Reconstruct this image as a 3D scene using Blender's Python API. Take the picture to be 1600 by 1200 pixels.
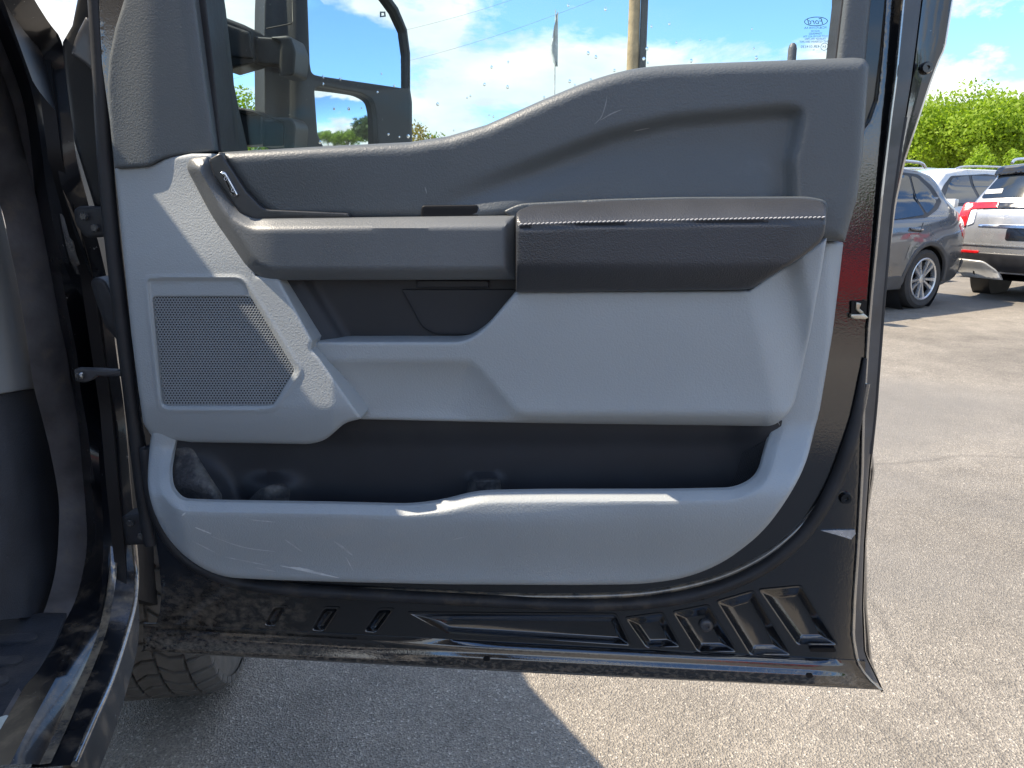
import bpy, bmesh, math, random
import numpy as np
from mathutils import Vector, Matrix
from mathutils.geometry import delaunay_2d_cdt
random.seed(4); RNG = np.random.default_rng(7)
for o in list(bpy.data.objects): bpy.data.objects.remove(o)
SC = bpy.context.scene
COL = SC.collection
R = math.radians
# ------------------------------------------------------------------ camera
CAMH, PITCH, F = 1.38, R(14.0), 1208.0
CP, SP = math.cos(PITCH), math.sin(PITCH)
cam = bpy.data.cameras.new('camera'); cam.sensor_width = 36; cam.lens = 36*F/1600
cam.clip_start = .02; cam.clip_end = 6000
co = bpy.data.objects.new('camera', cam); COL.objects.link(co)
co.location = (0, 0, CAMH); co.rotation_euler = (R(90)-PITCH, 0, 0); SC.camera = co
# ------------------------------------------------------------------ sun + sky
TA = Vector((-.274, .962, 0))           # truck forward axis
TQ = Vector((.962, .274, 0))            # truck outward (right) axis
SUN_A, SUN_B = .70, .266                # horizontal sun offset per unit height, to the truck's left and ahead
S = (Vector((0, 0, 1)) - TQ*SUN_A + TA*SUN_B).normalized()
sl = bpy.data.lights.new('sun', 'SUN'); sl.energy = 2.3; sl.angle = R(.5); sl.color = (1, .88, .71)
so = bpy.data.objects.new('sun', sl); COL.objects.link(so); so.location = (-20, 0, 40)
so.rotation_euler = (-S).to_track_quat('-Z', 'Y').to_euler()
W = bpy.data.worlds.new('World'); SC.world = W; W.use_nodes = True
nt = W.node_tree; nt.nodes.clear()
def N(t, **k):
    n = nt.nodes.new(t)
    for a, b in k.items(): setattr(n, a, b)
    return n
L = lambda a, b: nt.links.new(a, b)
out = N('ShaderNodeOutputWorld'); bg = N('ShaderNodeBackground'); bg.inputs[1].default_value = .13
sky = N('ShaderNodeTexSky', sky_type='NISHITA', sun_disc=False)
sky.sun_elevation = math.asin(S.z); sky.sun_rotation = math.atan2(S.x, S.y)
sky.air_density = 1.0; sky.dust_density = .6; sky.ozone_density = 2.0
tc = N('ShaderNodeTexCoord'); sep = N('ShaderNodeSeparateXYZ'); L(tc.outputs['Generated'], sep.inputs[0])
zz = N('ShaderNodeMath', operation='MAXIMUM'); L(sep.outputs[2], zz.inputs[0]); zz.inputs[1].default_value = 0
za = N('ShaderNodeMath', operation='ADD'); L(zz.outputs[0], za.inputs[0]); za.inputs[1].default_value = .17
dv = N('ShaderNodeVectorMath', operation='DIVIDE'); cb = N('ShaderNodeCombineXYZ')
for i in range(3): L(za.outputs[0], cb.inputs[i])
L(tc.outputs['Generated'], dv.inputs[0]); dv.inputs[1].default_value = (1, 1, .42)
mp = N('ShaderNodeMapping'); L(dv.outputs[0], mp.inputs[0]); mp.inputs['Location'].default_value = (1.3, 9, 2)
mp.inputs['Scale'].default_value = (1, 1, 1)
nz = N('ShaderNodeTexNoise'); nz.inputs['Scale'].default_value = 3.7; nz.inputs['Detail'].default_value = 9
nz.inputs['Roughness'].default_value = .6; nz.inputs['Distortion'].default_value = .25; L(mp.outputs[0], nz.inputs['Vector'])
hz = N('ShaderNodeMapRange'); L(zz.outputs[0], hz.inputs[0])
hz.inputs[1].default_value = 0; hz.inputs[2].default_value = .22; hz.inputs[3].default_value = .12; hz.inputs[4].default_value = 0
ad = N('ShaderNodeMath', operation='ADD'); L(nz.outputs['Fac'], ad.inputs[0]); L(hz.outputs[0], ad.inputs[1])
rp = N('ShaderNodeValToRGB'); L(ad.outputs[0], rp.inputs[0])
rp.color_ramp.elements[0].position = .485; rp.color_ramp.elements[0].color = (0, 0, 0, 1)
rp.color_ramp.elements[1].position = .57; rp.color_ramp.elements[1].color = (1, 1, 1, 1)
n2 = N('ShaderNodeTexNoise'); n2.inputs['Scale'].default_value = 6.5; n2.inputs['Detail'].default_value = 6
mp2 = N('ShaderNodeMapping'); L(dv.outputs[0], mp2.inputs[0]); mp2.inputs['Location'].default_value = (8, 3, 2); L(mp2.outputs[0], n2.inputs['Vector'])
rc = N('ShaderNodeValToRGB'); L(n2.outputs['Fac'], rc.inputs[0])
rc.color_ramp.elements[0].position = .34; rc.color_ramp.elements[0].color = (2.0, 2.15, 2.3, 1)
rc.color_ramp.elements[1].position = .68; rc.color_ramp.elements[1].color = (3.1, 3.1, 3.0, 1)
ss = N('ShaderNodeMixRGB', blend_type='MULTIPLY'); ss.inputs[0].default_value = 1; L(sky.outputs[0], ss.inputs[1]); ss.inputs[2].default_value = (.36, .49, .63, 1)
mx = N('ShaderNodeMixRGB'); L(rp.outputs[0], mx.inputs[0]); L(ss.outputs[0], mx.inputs[1]); L(rc.outputs[0], mx.inputs[2])
L(mx.outputs[0], bg.inputs[0]); L(bg.outputs[0], out.inputs[0])
vs = SC.view_settings; vs.view_transform = 'Standard'; vs.look = 'None'; vs.exposure = 2.05; vs.gamma = 1
SC.render.engine = 'CYCLES'
SC.cycles.transparent_max_bounces = 16; SC.cycles.max_bounces = 8
# ------------------------------------------------------------------ pixel <-> place helpers (layout planes of the real things)
def ray(px, py):
    x = (px-800)/F; y = (py-600)/F
    return Vector((x, CP-y*SP, -(SP+y*CP)))
CAM = Vector((0, 0, CAMH))
class Plane:
    def __init__(s, o, n): s.o = Vector(o); s.n = Vector(n).normalized()
    def __call__(s, px, py, w=0.0):
        d = ray(px, py); t = ((s.o+s.n*w-CAM).dot(s.n))/d.dot(s.n)
        return CAM+d*t
DT = Vector((.9962, -.0871, 0))                     # along the door, hinge to latch
DN = Vector((-.0871, -.9962, 0))                    # out of the door's inner face
DOOR = Plane((-.632, 1.167, .62), DN)
BODY = Plane((-.602, .915, .6), TQ)
def ground(px, py, z=0.0):
    d = ray(px, py); t = (z-CAMH)/d.z
    return CAM+d*t
def at(px, py, dist):
    d = ray(px, py); return CAM+d*(dist/d.y)
MPP = .00097
# ------------------------------------------------------------------ materials
def mat(name, col, rough=.5, metal=0., spec=.5, coat=0., bump=None, var=None, dirt=None, vor=None, trans=0., coat_bump=None, coat_rough=.03, coat_ior=1.5):
    m = bpy.data.materials.new(name); m.use_nodes = True
    t = m.node_tree; b = t.nodes['Principled BSDF']
    def n(ty, **k):
        q = t.nodes.new(ty)
        for a, c in k.items(): setattr(q, a, c)
        return q
    l = t.links.new
    b.inputs['Base Color'].default_value = (*col, 1); b.inputs['Roughness'].default_value = rough
    b.inputs['Metallic'].default_value = metal; b.inputs['Specular IOR Level'].default_value = spec
    b.inputs['Coat Weight'].default_value = coat; b.inputs['Coat Roughness'].default_value = coat_rough; b.inputs['Coat IOR'].default_value = coat_ior
    b.inputs['Transmission Weight'].default_value = trans
    c = n('ShaderNodeTexCoord').outputs['Object']
    cur = None
    if var:
        q = n('ShaderNodeTexNoise'); q.inputs['Scale'].default_value = var[0]; q.inputs['Detail'].default_value = 5; l(c, q.inputs['Vector'])
        r = n('ShaderNodeMapRange'); l(q.outputs['Fac'], r.inputs[0])
        r.inputs[1].default_value = .3; r.inputs[2].default_value = .7; r.inputs[3].default_value = 1-var[1]; r.inputs[4].default_value = 1+var[1]
        x = n('ShaderNodeMixRGB', blend_type='MULTIPLY'); x.inputs[0].default_value = 1
        x.inputs[1].default_value = (*col, 1); l(r.outputs[0], x.inputs[2]); cur = x.outputs[0]
        rr = n('ShaderNodeMapRange'); l(q.outputs['Fac'], rr.inputs[0]); rr.inputs[1].default_value = .3; rr.inputs[2].default_value = .7
        rr.inputs[3].default_value = max(0, rough-.07); rr.inputs[4].default_value = min(1, rough+.07); l(rr.outputs[0], b.inputs['Roughness'])
    for dd in (dirt or []):
        # dict: col, scale, lo, hi, box=((x0,x1),(z0,z1)) soft limits, stretch
        q = n('ShaderNodeTexNoise'); q.inputs['Scale'].default_value = dd['scale']; q.inputs['Detail'].default_value = 8; q.inputs['Roughness'].default_value = .65
        mpn = n('ShaderNodeMapping'); mpn.inputs['Scale'].default_value = dd.get('stretch', (1, 1, 1)); mpn.inputs['Rotation'].default_value = dd.get('rot', (0, 0, 0))
        mpn.inputs['Location'].default_value = dd.get('off', (0, 0, 0)); l(c, mpn.inputs[0]); l(mpn.outputs[0], q.inputs['Vector'])
        r = n('ShaderNodeMapRange', interpolation_type='SMOOTHSTEP'); l(q.outputs['Fac'], r.inputs[0]); r.inputs[1].default_value = dd['lo']; r.inputs[2].default_value = dd['hi']
        f = r.outputs[0]
        sp = n('ShaderNodeSeparateXYZ'); l(c, sp.inputs[0])
        for ax, a0, a1, s0, s1 in dd.get('lim', []):     # smooth window along an axis
            w1 = n('ShaderNodeMapRange', interpolation_type='SMOOTHSTEP'); l(sp.outputs[ax], w1.inputs[0]); w1.inputs[1].default_value = a0; w1.inputs[2].default_value = a1
            w1.inputs[3].default_value = s0; w1.inputs[4].default_value = s1
            mu = n('ShaderNodeMath', operation='MULTIPLY'); l(f, mu.inputs[0]); l(w1.outputs[0], mu.inputs[1]); f = mu.outputs[0]
        mu = n('ShaderNodeMath', operation='MULTIPLY'); l(f, mu.inputs[0]); mu.inputs[1].default_value = dd.get('amt', 1); f = mu.outputs[0]
        x = n('ShaderNodeMixRGB'); l(f, x.inputs[0])
        if cur: l(cur, x.inputs[1])
        else: x.inputs[1].default_value = (*col, 1)
        x.inputs[2].default_value = (*dd['col'], 1); cur = x.outputs[0]
        if dd.get('matte'):
            iv = n('ShaderNodeMath', operation='MULTIPLY_ADD'); l(f, iv.inputs[0]); iv.inputs[1].default_value = -coat if coat else 0; iv.inputs[2].default_value = coat
            l(iv.outputs[0], b.inputs['Coat Weight'])
            rr = n('ShaderNodeMapRange'); l(f, rr.inputs[0]); rr.inputs[3].default_value = rough; rr.inputs[4].default_value = .85; l(rr.outputs[0], b.inputs['Roughness'])
    if cur: l(cur, b.inputs['Base Color'])
    prev = None
    def addbump(h, st, di):
        nonlocal prev
        k = n('ShaderNodeBump'); k.inputs['Strength'].default_value = st; k.inputs['Distance'].default_value = di
        l(h, k.inputs['Height'])
        if prev: l(prev, k.inputs['Normal'])
        prev = k.outputs[0]
    if bump:
        q = n('ShaderNodeTexNoise'); q.inputs['Scale'].default_value = bump[0]; q.inputs['Detail'].default_value = 3; l(c, q.inputs['Vector'])
        addbump(q.outputs['Fac'], bump[1], bump[2])
    if vor:
        q = n('ShaderNodeTexVoronoi'); q.inputs['Scale'].default_value = vor[0]; l(c, q.inputs['Vector'])
        addbump(q.outputs['Distance'], vor[1], vor[2])
    if prev: l(prev, b.inputs['Normal'])
    if coat_bump:
        q = n('ShaderNodeTexNoise'); q.inputs['Scale'].default_value = coat_bump[0]; q.inputs['Detail'].default_value = 2; l(c, q.inputs['Vector'])
        k = n('ShaderNodeBump'); k.inputs['Strength'].default_value = coat_bump[1]; k.inputs['Distance'].default_value = coat_bump[2]
        l(q.outputs['Fac'], k.inputs['Height']); l(k.outputs[0], b.inputs['Coat Normal'])
    return m
DUST = (.19, .152, .11)
scr = dict(col=(.66, .66, .65), scale=34, lo=.70, hi=.75, stretch=(1, 1, 5), rot=(0, .5, 0), amt=.5, lim=[(2, 1.0, .9, 0, 1), (0, -.1, -.3, 0, 1)])
scr2 = dict(col=(.40, .385, .36), scale=9, lo=.45, hi=.72, amt=.55, stretch=(1, 1, 2.2), rot=(0, .4, 0), lim=[(2, .95, .88, 0, 1), (0, -.05, -.3, 0, 1)])
speck = dict(col=(.6, .61, .6), scale=120, lo=.765, hi=.78, amt=.6)
M = {}
M['grey'] = mat('light_grey_plastic', (.345, .366, .372), .52, spec=.4, bump=(420, .4, .0018), var=(3.5, .05), dirt=[scr2, scr, speck])
M['char'] = mat('charcoal_plastic', (.088, .097, .101), .45, spec=.5, bump=(420, .38, .0018), var=(4, .12), dirt=[dict(col=(.16, .16, .17), scale=14, lo=.62, hi=.85, amt=.35), dict(col=(.35, .35, .36), scale=130, lo=.775, hi=.79, amt=.5)])
M['bar'] = mat('slate_handle_plastic', (.112, .119, .123), .42, spec=.5, bump=(520, .3, .0014), var=(5, .1), dirt=[dict(col=(.3, .3, .3), scale=110, lo=.76, hi=.78, amt=.5)])
M['leather'] = mat('black_leather', (.040, .042, .047), .36, spec=.5, vor=(520, .42, .0009), var=(8, .1))
M['black'] = mat('black_plastic', (.026, .027, .031), .55, spec=.4, bump=(420, .12, .0008), var=(6, .25), dirt=[dict(col=(.10, .10, .10), scale=70, lo=.73, hi=.76, amt=.6), dict(col=(.05, .05, .05), scale=7, lo=.5, hi=.8, amt=.4)])
M['dusty'] = mat('dusty_black_plastic', (.03, .03, .033), .6, bump=(160, .5, .004), dirt=[dict(col=(.15, .14, .125), scale=22, lo=.4, hi=.65, amt=.9)])
M['void'] = mat('deep_black_parts_shade', (.004, .004, .005), .5, spec=.3, var=(10, .3))  # black parts and seams, plus the painted-in dark of recesses
M['satin'] = mat('satin_switch_panel', (.028, .029, .031), .3, spec=.5, var=(12, .3))
M['gloss'] = mat('gloss_black_bezel', (.008, .008, .009), .12, spec=.5, coat=.6, var=(12, .3))
M['paint'] = mat('black_gloss_paint', (.005, .0055, .007), .3, spec=.15, coat=1.0, coat_ior=2.0, coat_bump=(420, .12, .0007), var=(3, .3),
    dirt=[dict(col=(.18, .145, .107), scale=60, lo=.34, hi=.78, amt=.7, matte=1, stretch=(1, 1, 1.6), lim=[(2, .80, .70, 0, 1), (0, -.28, -.40, 0, 1)]),
          dict(col=DUST, scale=120, lo=.42, hi=.66, amt=.6, stretch=(1, 1, 2), lim=[(2, .668, .636, 0, 1)]),
          dict(col=(.25, .24, .22), scale=130, lo=.70, hi=.73, amt=.5)])
M['aperture'] = mat('door_aperture_paint', (.008, .009, .012), .3, spec=.3, coat=.4, coat_rough=.06, coat_bump=(160, .08, .0008), var=(3, .3),
    dirt=[dict(col=(.3, .3, .3), scale=95, lo=.68, hi=.70, amt=.7), dict(col=(.14, .11, .08), scale=18, lo=.46, hi=.72, amt=.8, lim=[(2, .85, .65, 0, 1)])])
M['bodypaint'] = mat('black_body_paint', (.006, .007, .010), .3, spec=.45, coat=1.0, coat_bump=(200, .05, .0008), var=(3, .3),
    dirt=[dict(col=(.3, .3, .3), scale=95, lo=.68, hi=.70, amt=.7), dict(col=(.14, .11, .08), scale=18, lo=.52, hi=.75, amt=.6, lim=[(2, .85, .65, 0, 1)])])
M['rubber'] = mat('black_rubber_seal', (.022, .022, .024), .55, spec=.4, bump=(120, .2, .002), var=(20, .3),
    dirt=[dict(col=(.17, .13, .09), scale=30, lo=.45, hi=.7, amt=.7, lim=[(2, .80, .68, 0, 1)])])
M['bodyseal'] = mat('body_seal_rubber', (.12, .112, .112), .5, spec=.4, bump=(90, .3, .003), var=(16, .35),
    dirt=[dict(col=(.19, .155, .12), scale=24, lo=.5, hi=.72, amt=.6)])
M['edge'] = mat('worn_highlight_flange', (.07, .068, .065), .22, spec=.6, coat=1.0, coat_ior=1.9, var=(30, .4), dirt=[dict(col=(.26, .22, .17), scale=40, lo=.55, hi=.68, amt=.5), dict(col=(.30, .24, .165), scale=34, lo=.36, hi=.6, amt=.8, lim=[(2, .86, .74, 0, 1)])])  # worn, dusty flange; base also lightened to paint in highlight lines
M['flange'] = mat('grey_dusty_flange', (.055, .055, .058), .4, spec=.5, coat=.3, var=(20, .3))
M['grey_shade'] = mat('shade_darkened_dash_plastic', (.20, .215, .23), .55, spec=.4, bump=(420, .4, .0018), var=(3.5, .05))  # light grey plastic darkened in colour to stand in for shade
M['kick'] = mat('navy_carpet_kick_trim', (.036, .040, .050), .7, spec=.3, bump=(300, .5, .003), var=(9, .25), dirt=[dict(col=(.14, .12, .10), scale=5, lo=.5, hi=.8, amt=.7, lim=[(2, .85, .6, 0, 1)])])
M['mirrorcase'] = mat('mirror_textured_plastic', (.026, .028, .029), .5, spec=.4, bump=(500, .2, .0015), dirt=[dict(col=(.22, .22, .2), scale=160, lo=.66, hi=.70, amt=.6), dict(col=(.1, .1, .095), scale=12, lo=.5, hi=.8, amt=.4)])
M['mirror'] = mat('mirror_silver', (.86, .89, .92), .01, metal=1, var=(3, .01))
M['chrome'] = mat('chrome', (.75, .75, .76), .12, metal=1, var=(9, .05))
M['zinc'] = mat('zinc_latch_metal', (.5, .47, .38), .35, metal=.9, var=(60, .3))
M['silver'] = mat('silver_sticker', (.5, .52, .55), .25, metal=.6, var=(60, .3))
M['tyre'] = mat('dusty_tyre_rubber', (.11, .10, .088), .85, spec=.25, bump=(140, .4, .003), var=(18, .3), dirt=[dict(col=(.16, .14, .115), scale=12, lo=.4, hi=.7, amt=.6)])
M['thread'] = mat('grey_thread', (.34, .34, .35), .7, var=(90, .1))
M['wood'] = mat('weathered_pole_wood', (.42, .30, .17), .85, bump=(14, .5, .02), var=(3, .3))
M['darksteel'] = mat('plain_dark_grey', (.05, .055, .06), .55, var=(5, .2))
M['flag'] = mat('faded_flag_cloth', (.6, .62, .6), .9, var=(2, .3))
M['bark'] = mat('tree_bark', (.09, .065, .045), .9, bump=(20, .6, .03), var=(6, .3))
def leafmat(name, col):
    m = mat(name, col, .6, spec=.3, var=(1.3, .35))
    t = m.node_tree; b = t.nodes['Principled BSDF']; o = t.nodes['Material Output']
    tr = t.nodes.new('ShaderNodeBsdfTranslucent'); tr.inputs[0].default_value = (col[0]*1.5, col[1]*1.6, col[2]*.8, 1)
    x = t.nodes.new('ShaderNodeMixShader'); x.inputs[0].default_value = .45
    t.links.new(b.outputs[0], x.inputs[1]); t.links.new(tr.outputs[0], x.inputs[2]); t.links.new(x.outputs[0], o.inputs[0])
    return m
M['leafA'] = leafmat('spring_leaves', (.235, .33, .028)); M['leafB'] = leafmat('green_leaves', (.14, .22, .025)); M['leafC'] = leafmat('yellow_leaves', (.22, .17, .03))
M['leafD'] = leafmat('dark_leaves', (.04, .07, .022))
def glassmat(name, tint, refl=1.0):
    m = bpy.data.materials.new(name); m.use_nodes = True; t = m.node_tree; t.nodes.clear()
    o = t.nodes.new('ShaderNodeOutputMaterial'); a = t.nodes.new('ShaderNodeBsdfTransparent'); g = t.nodes.new('ShaderNodeBsdfGlossy'); x = t.nodes.new('ShaderNodeMixShader')
    q = t.nodes.new('ShaderNodeTexNoise'); q.inputs['Scale'].default_value = 2; c = t.nodes.new('ShaderNodeTexCoord'); t.links.new(c.outputs['Object'], q.inputs['Vector'])
    r = t.nodes.new('ShaderNodeMapRange'); t.links.new(q.outputs['Fac'], r.inputs[0]); r.inputs[3].default_value = .01; r.inputs[4].default_value = .02; t.links.new(r.outputs[0], g.inputs['Roughness'])
    a.inputs[0].default_value = (*tint, 1); f = t.nodes.new('ShaderNodeFresnel'); f.inputs[0].default_value = 1.4
    mu = t.nodes.new('ShaderNodeMath'); mu.operation = 'MULTIPLY'; mu.inputs[1].default_value = refl; t.links.new(f.outputs[0], mu.inputs[0])
    t.links.new(mu.outputs[0], x.inputs[0]); t.links.new(a.outputs[0], x.inputs[1]); t.links.new(g.outputs[0], x.inputs[2]); t.links.new(x.outputs[0], o.inputs[0])
    return m
M['glass'] = glassmat('door_window_glass', (.85, .905, .895), .55)
M['drop'] = mat('water_drop', (.95, .97, 1), .02, trans=1, var=(9, .02))
def asphalt():
    m = bpy.data.materials.new('asphalt'); m.use_nodes = True; t = m.node_tree; b = t.nodes['Principled BSDF']; l = t.links.new
    n = lambda ty: t.nodes.new(ty)
    c = n('ShaderNodeTexCoord').outputs['Object']
    v = n('ShaderNodeTexVoronoi'); v.inputs['Scale'].default_value = 210; l(c, v.inputs['Vector'])
    r = n('ShaderNodeValToRGB'); l(v.outputs['Color'], r.inputs[0])
    e = r.color_ramp.elements; e[0].position = .1; e[0].color = (.18, .160, .133, 1); e[1].position = .8; e[1].color = (.36, .318, .258, 1)
    k = e.new(.93); k.color = (.60, .535, .44, 1)
    big = n('ShaderNodeTexNoise'); big.inputs['Scale'].default_value = .55; big.inputs['Detail'].default_value = 7; big.inputs['Roughness'].default_value = .6; l(c, big.inputs['Vector'])
    br = n('ShaderNodeMapRange'); l(big.outputs['Fac'], br.inputs[0]); br.inputs[1].default_value = .3; br.inputs[2].default_value = .7; br.inputs[3].default_value = .68; br.inputs[4].default_value = 1.2
    x = n('ShaderNodeMixRGB'); x.blend_type = 'MULTIPLY'; x.inputs[0].default_value = 1; l(r.outputs[0], x.inputs[1]); l(br.outputs[0], x.inputs[2])
    mo = n('ShaderNodeTexNoise'); mo.inputs['Scale'].default_value = 3.2; mo.inputs['Detail'].default_value = 9; mo.inputs['Roughness'].default_value = .7; l(c, mo.inputs['Vector'])
    mr = n('ShaderNodeMapRange'); l(mo.outputs['Fac'], mr.inputs[0]); mr.inputs[1].default_value = .3; mr.inputs[2].default_value = .7; mr.inputs[3].default_value = .74; mr.inputs[4].default_value = 1.14
    x2 = n('ShaderNodeMixRGB'); x2.blend_type = 'MULTIPLY'; x2.inputs[0].default_value = 1; l(x.outputs[0], x2.inputs[1]); l(mr.outputs[0], x2.inputs[2]); x = x2
    # patches of older sealed asphalt
    pn = n('ShaderNodeTexNoise'); pn.inputs['Scale'].default_value = .22; pn.inputs['Detail'].default_value = 5; l(c, pn.inputs['Vector'])
    pr = n('ShaderNodeMapRange'); l(pn.outputs['Fac'], pr.inputs[0]); pr.inputs[1].default_value = .47; pr.inputs[2].default_value = .56; pr.inputs[4].default_value = .72
    y = n('ShaderNodeMixRGB'); l(pr.outputs[0], y.inputs[0]); l(x.outputs[0], y.inputs[1]); y.inputs[2].default_value = (.20, .186, .165, 1)
    # cracks
    w = n('ShaderNodeTexVoronoi'); w.feature = 'DISTANCE_TO_EDGE'; w.inputs['Scale'].default_value = .21
    nd = n('ShaderNodeTexNoise'); nd.inputs['Scale'].default_value = 2.2; nd.inputs['Detail'].default_value = 6; l(c, nd.inputs['Vector'])
    va = n('ShaderNodeMixRGB'); va.inputs[0].default_value = .16; l(c, va.inputs[1]); l(nd.outputs['Color'], va.inputs[2]); l(va.outputs[0], w.inputs['Vector'])
    cr = n('ShaderNodeMapRange'); l(w.outputs['Distance'], cr.inputs[0]); cr.inputs[1].default_value = 0; cr.inputs[2].default_value = .004; cr.inputs[3].default_value = .28; cr.inputs[4].default_value = 0
    z = n('ShaderNodeMixRGB'); l(cr.outputs[0], z.inputs[0]); l(y.outputs[0], z.inputs[1]); z.inputs[2].default_value = (.05, .045, .04, 1)
    l(z.outputs[0], b.inputs['Base Color']); b.inputs['Roughness'].default_value = .75; b.inputs['Specular IOR Level'].default_value = .45
    bu = n('ShaderNodeBump'); bu.inputs['Strength'].default_value = .9; bu.inputs['Distance'].default_value = .006; l(v.outputs['Distance'], bu.inputs['Height'])
    b2 = n('ShaderNodeBump'); b2.inputs['Strength'].default_value = .4; b2.inputs['Distance'].default_value = .02; l(big.outputs['Fac'], b2.inputs['Height']); l(bu.outputs[0], b2.inputs['Normal'])
    l(b2.outputs[0], b.inputs['Normal'])
    return m
M['asphalt'] = asphalt()
# ------------------------------------------------------------------ object helpers
def tag(o, label, cat, group=None, kind=None):
    if label: o['label'] = label
    if cat: o['category'] = cat
    if group: o['group'] = group
    if kind: o['kind'] = kind
    return o
def empty(name, loc=(0, 0, 0), rz=0):
    e = bpy.data.objects.new(name, None); COL.objects.link(e); e.location = loc; e.rotation_euler = (0, 0, rz); e.empty_display_size = .2
    return e
def mesh(name, vs, fs, m, parent=None, local=False, smooth=True, ang=38):
    me = bpy.data.meshes.new(name); me.from_pydata([tuple(v) for v in vs], [], fs); me.validate()
    if isinstance(m, str): m = M[m]
    me.materials.append(m)
    if smooth:
        me.shade_smooth(); me.set_sharp_from_angle(angle=R(ang))
    me.update()
    o = bpy.data.objects.new(name, me); COL.objects.link(o)
    if parent: par(o, parent, local)
    return o
ROOTS = {}
def par(o, parent, local=False):
    o.parent = parent
    if not local:
        r = parent
        while r.parent: r = r.parent
        # the root's world matrix from its own location / rotation
        if parent is r:
            o.matrix_parent_inverse = (Matrix.Translation(r.location) @ r.rotation_euler.to_matrix().to_4x4()).inverted()
def fillet(pts, k=5):
    out = []; n = len(pts)
    for i, p in enumerate(pts):
        r = p[2] if len(p) > 2 else 0
        a = np.array(pts[i-1][:2], float); b = np.array(p[:2], float); c = np.array(pts[(i+1) % n][:2], float)
        if r <= 0: out.append(tuple(b)); continue
        la, lc = np.linalg.norm(a-b), np.linalg.norm(c-b)
        q = min(r, la*.49, lc*.49); s = b+(a-b)/la*q; e = b+(c-b)/lc*q
        for j in range(k+1):
            t = j/k; out.append(tuple((1-t)**2*s+2*t*(1-t)*b+t*t*e))
    return out
def densify(pts, step, closed=True):
    out = []; n = len(pts)
    for i in range(n if closed else n-1):
        a = np.array(pts[i], float); b = np.array(pts[(i+1) % n], float); d = np.linalg.norm(b-a)
        m = max(1, int(math.ceil(d/step)))
        for j in range(m): out.append(a+(b-a)*j/m)
    if not closed: out.append(np.array(pts[-1], float))
    return np.array(out)
def dist(poly, X, Y, closed=True):
    P = np.asarray(poly, float)[:, :2]; Q = np.roll(P, -1, 0)
    if not closed: P, Q = P[:-1], Q[:-1]
    best = np.full(X.shape, 1e18)
    for (ax, ay), (bx, by) in zip(P, Q):
        dx, dy = bx-ax, by-ay; l2 = dx*dx+dy*dy+1e-12
        t = np.clip(((X-ax)*dx+(Y-ay)*dy)/l2, 0, 1)
        best = np.minimum(best, (X-ax-t*dx)**2+(Y-ay-t*dy)**2)
    return np.sqrt(best)
def inside(poly, X, Y):
    P = np.asarray(poly, float)[:, :2]; r = np.zeros(X.shape, bool); n = len(P); j = n-1
    for i in range(n):
        xi, yi = P[i]; xj, yj = P[j]
        if yi != yj:
            r ^= ((yi > Y) != (yj > Y)) & (X < (xj-xi)*(Y-yi)/(yj-yi)+xi)
        j = i
    return r
def sdf(poly, X, Y):
    d = dist(poly, X, Y); return np.where(inside(poly, X, Y), -d, d)
def sst(a, b, x):
    t = np.clip((x-a)/(b-a), 0, 1); return t*t*(3-2*t)
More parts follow.
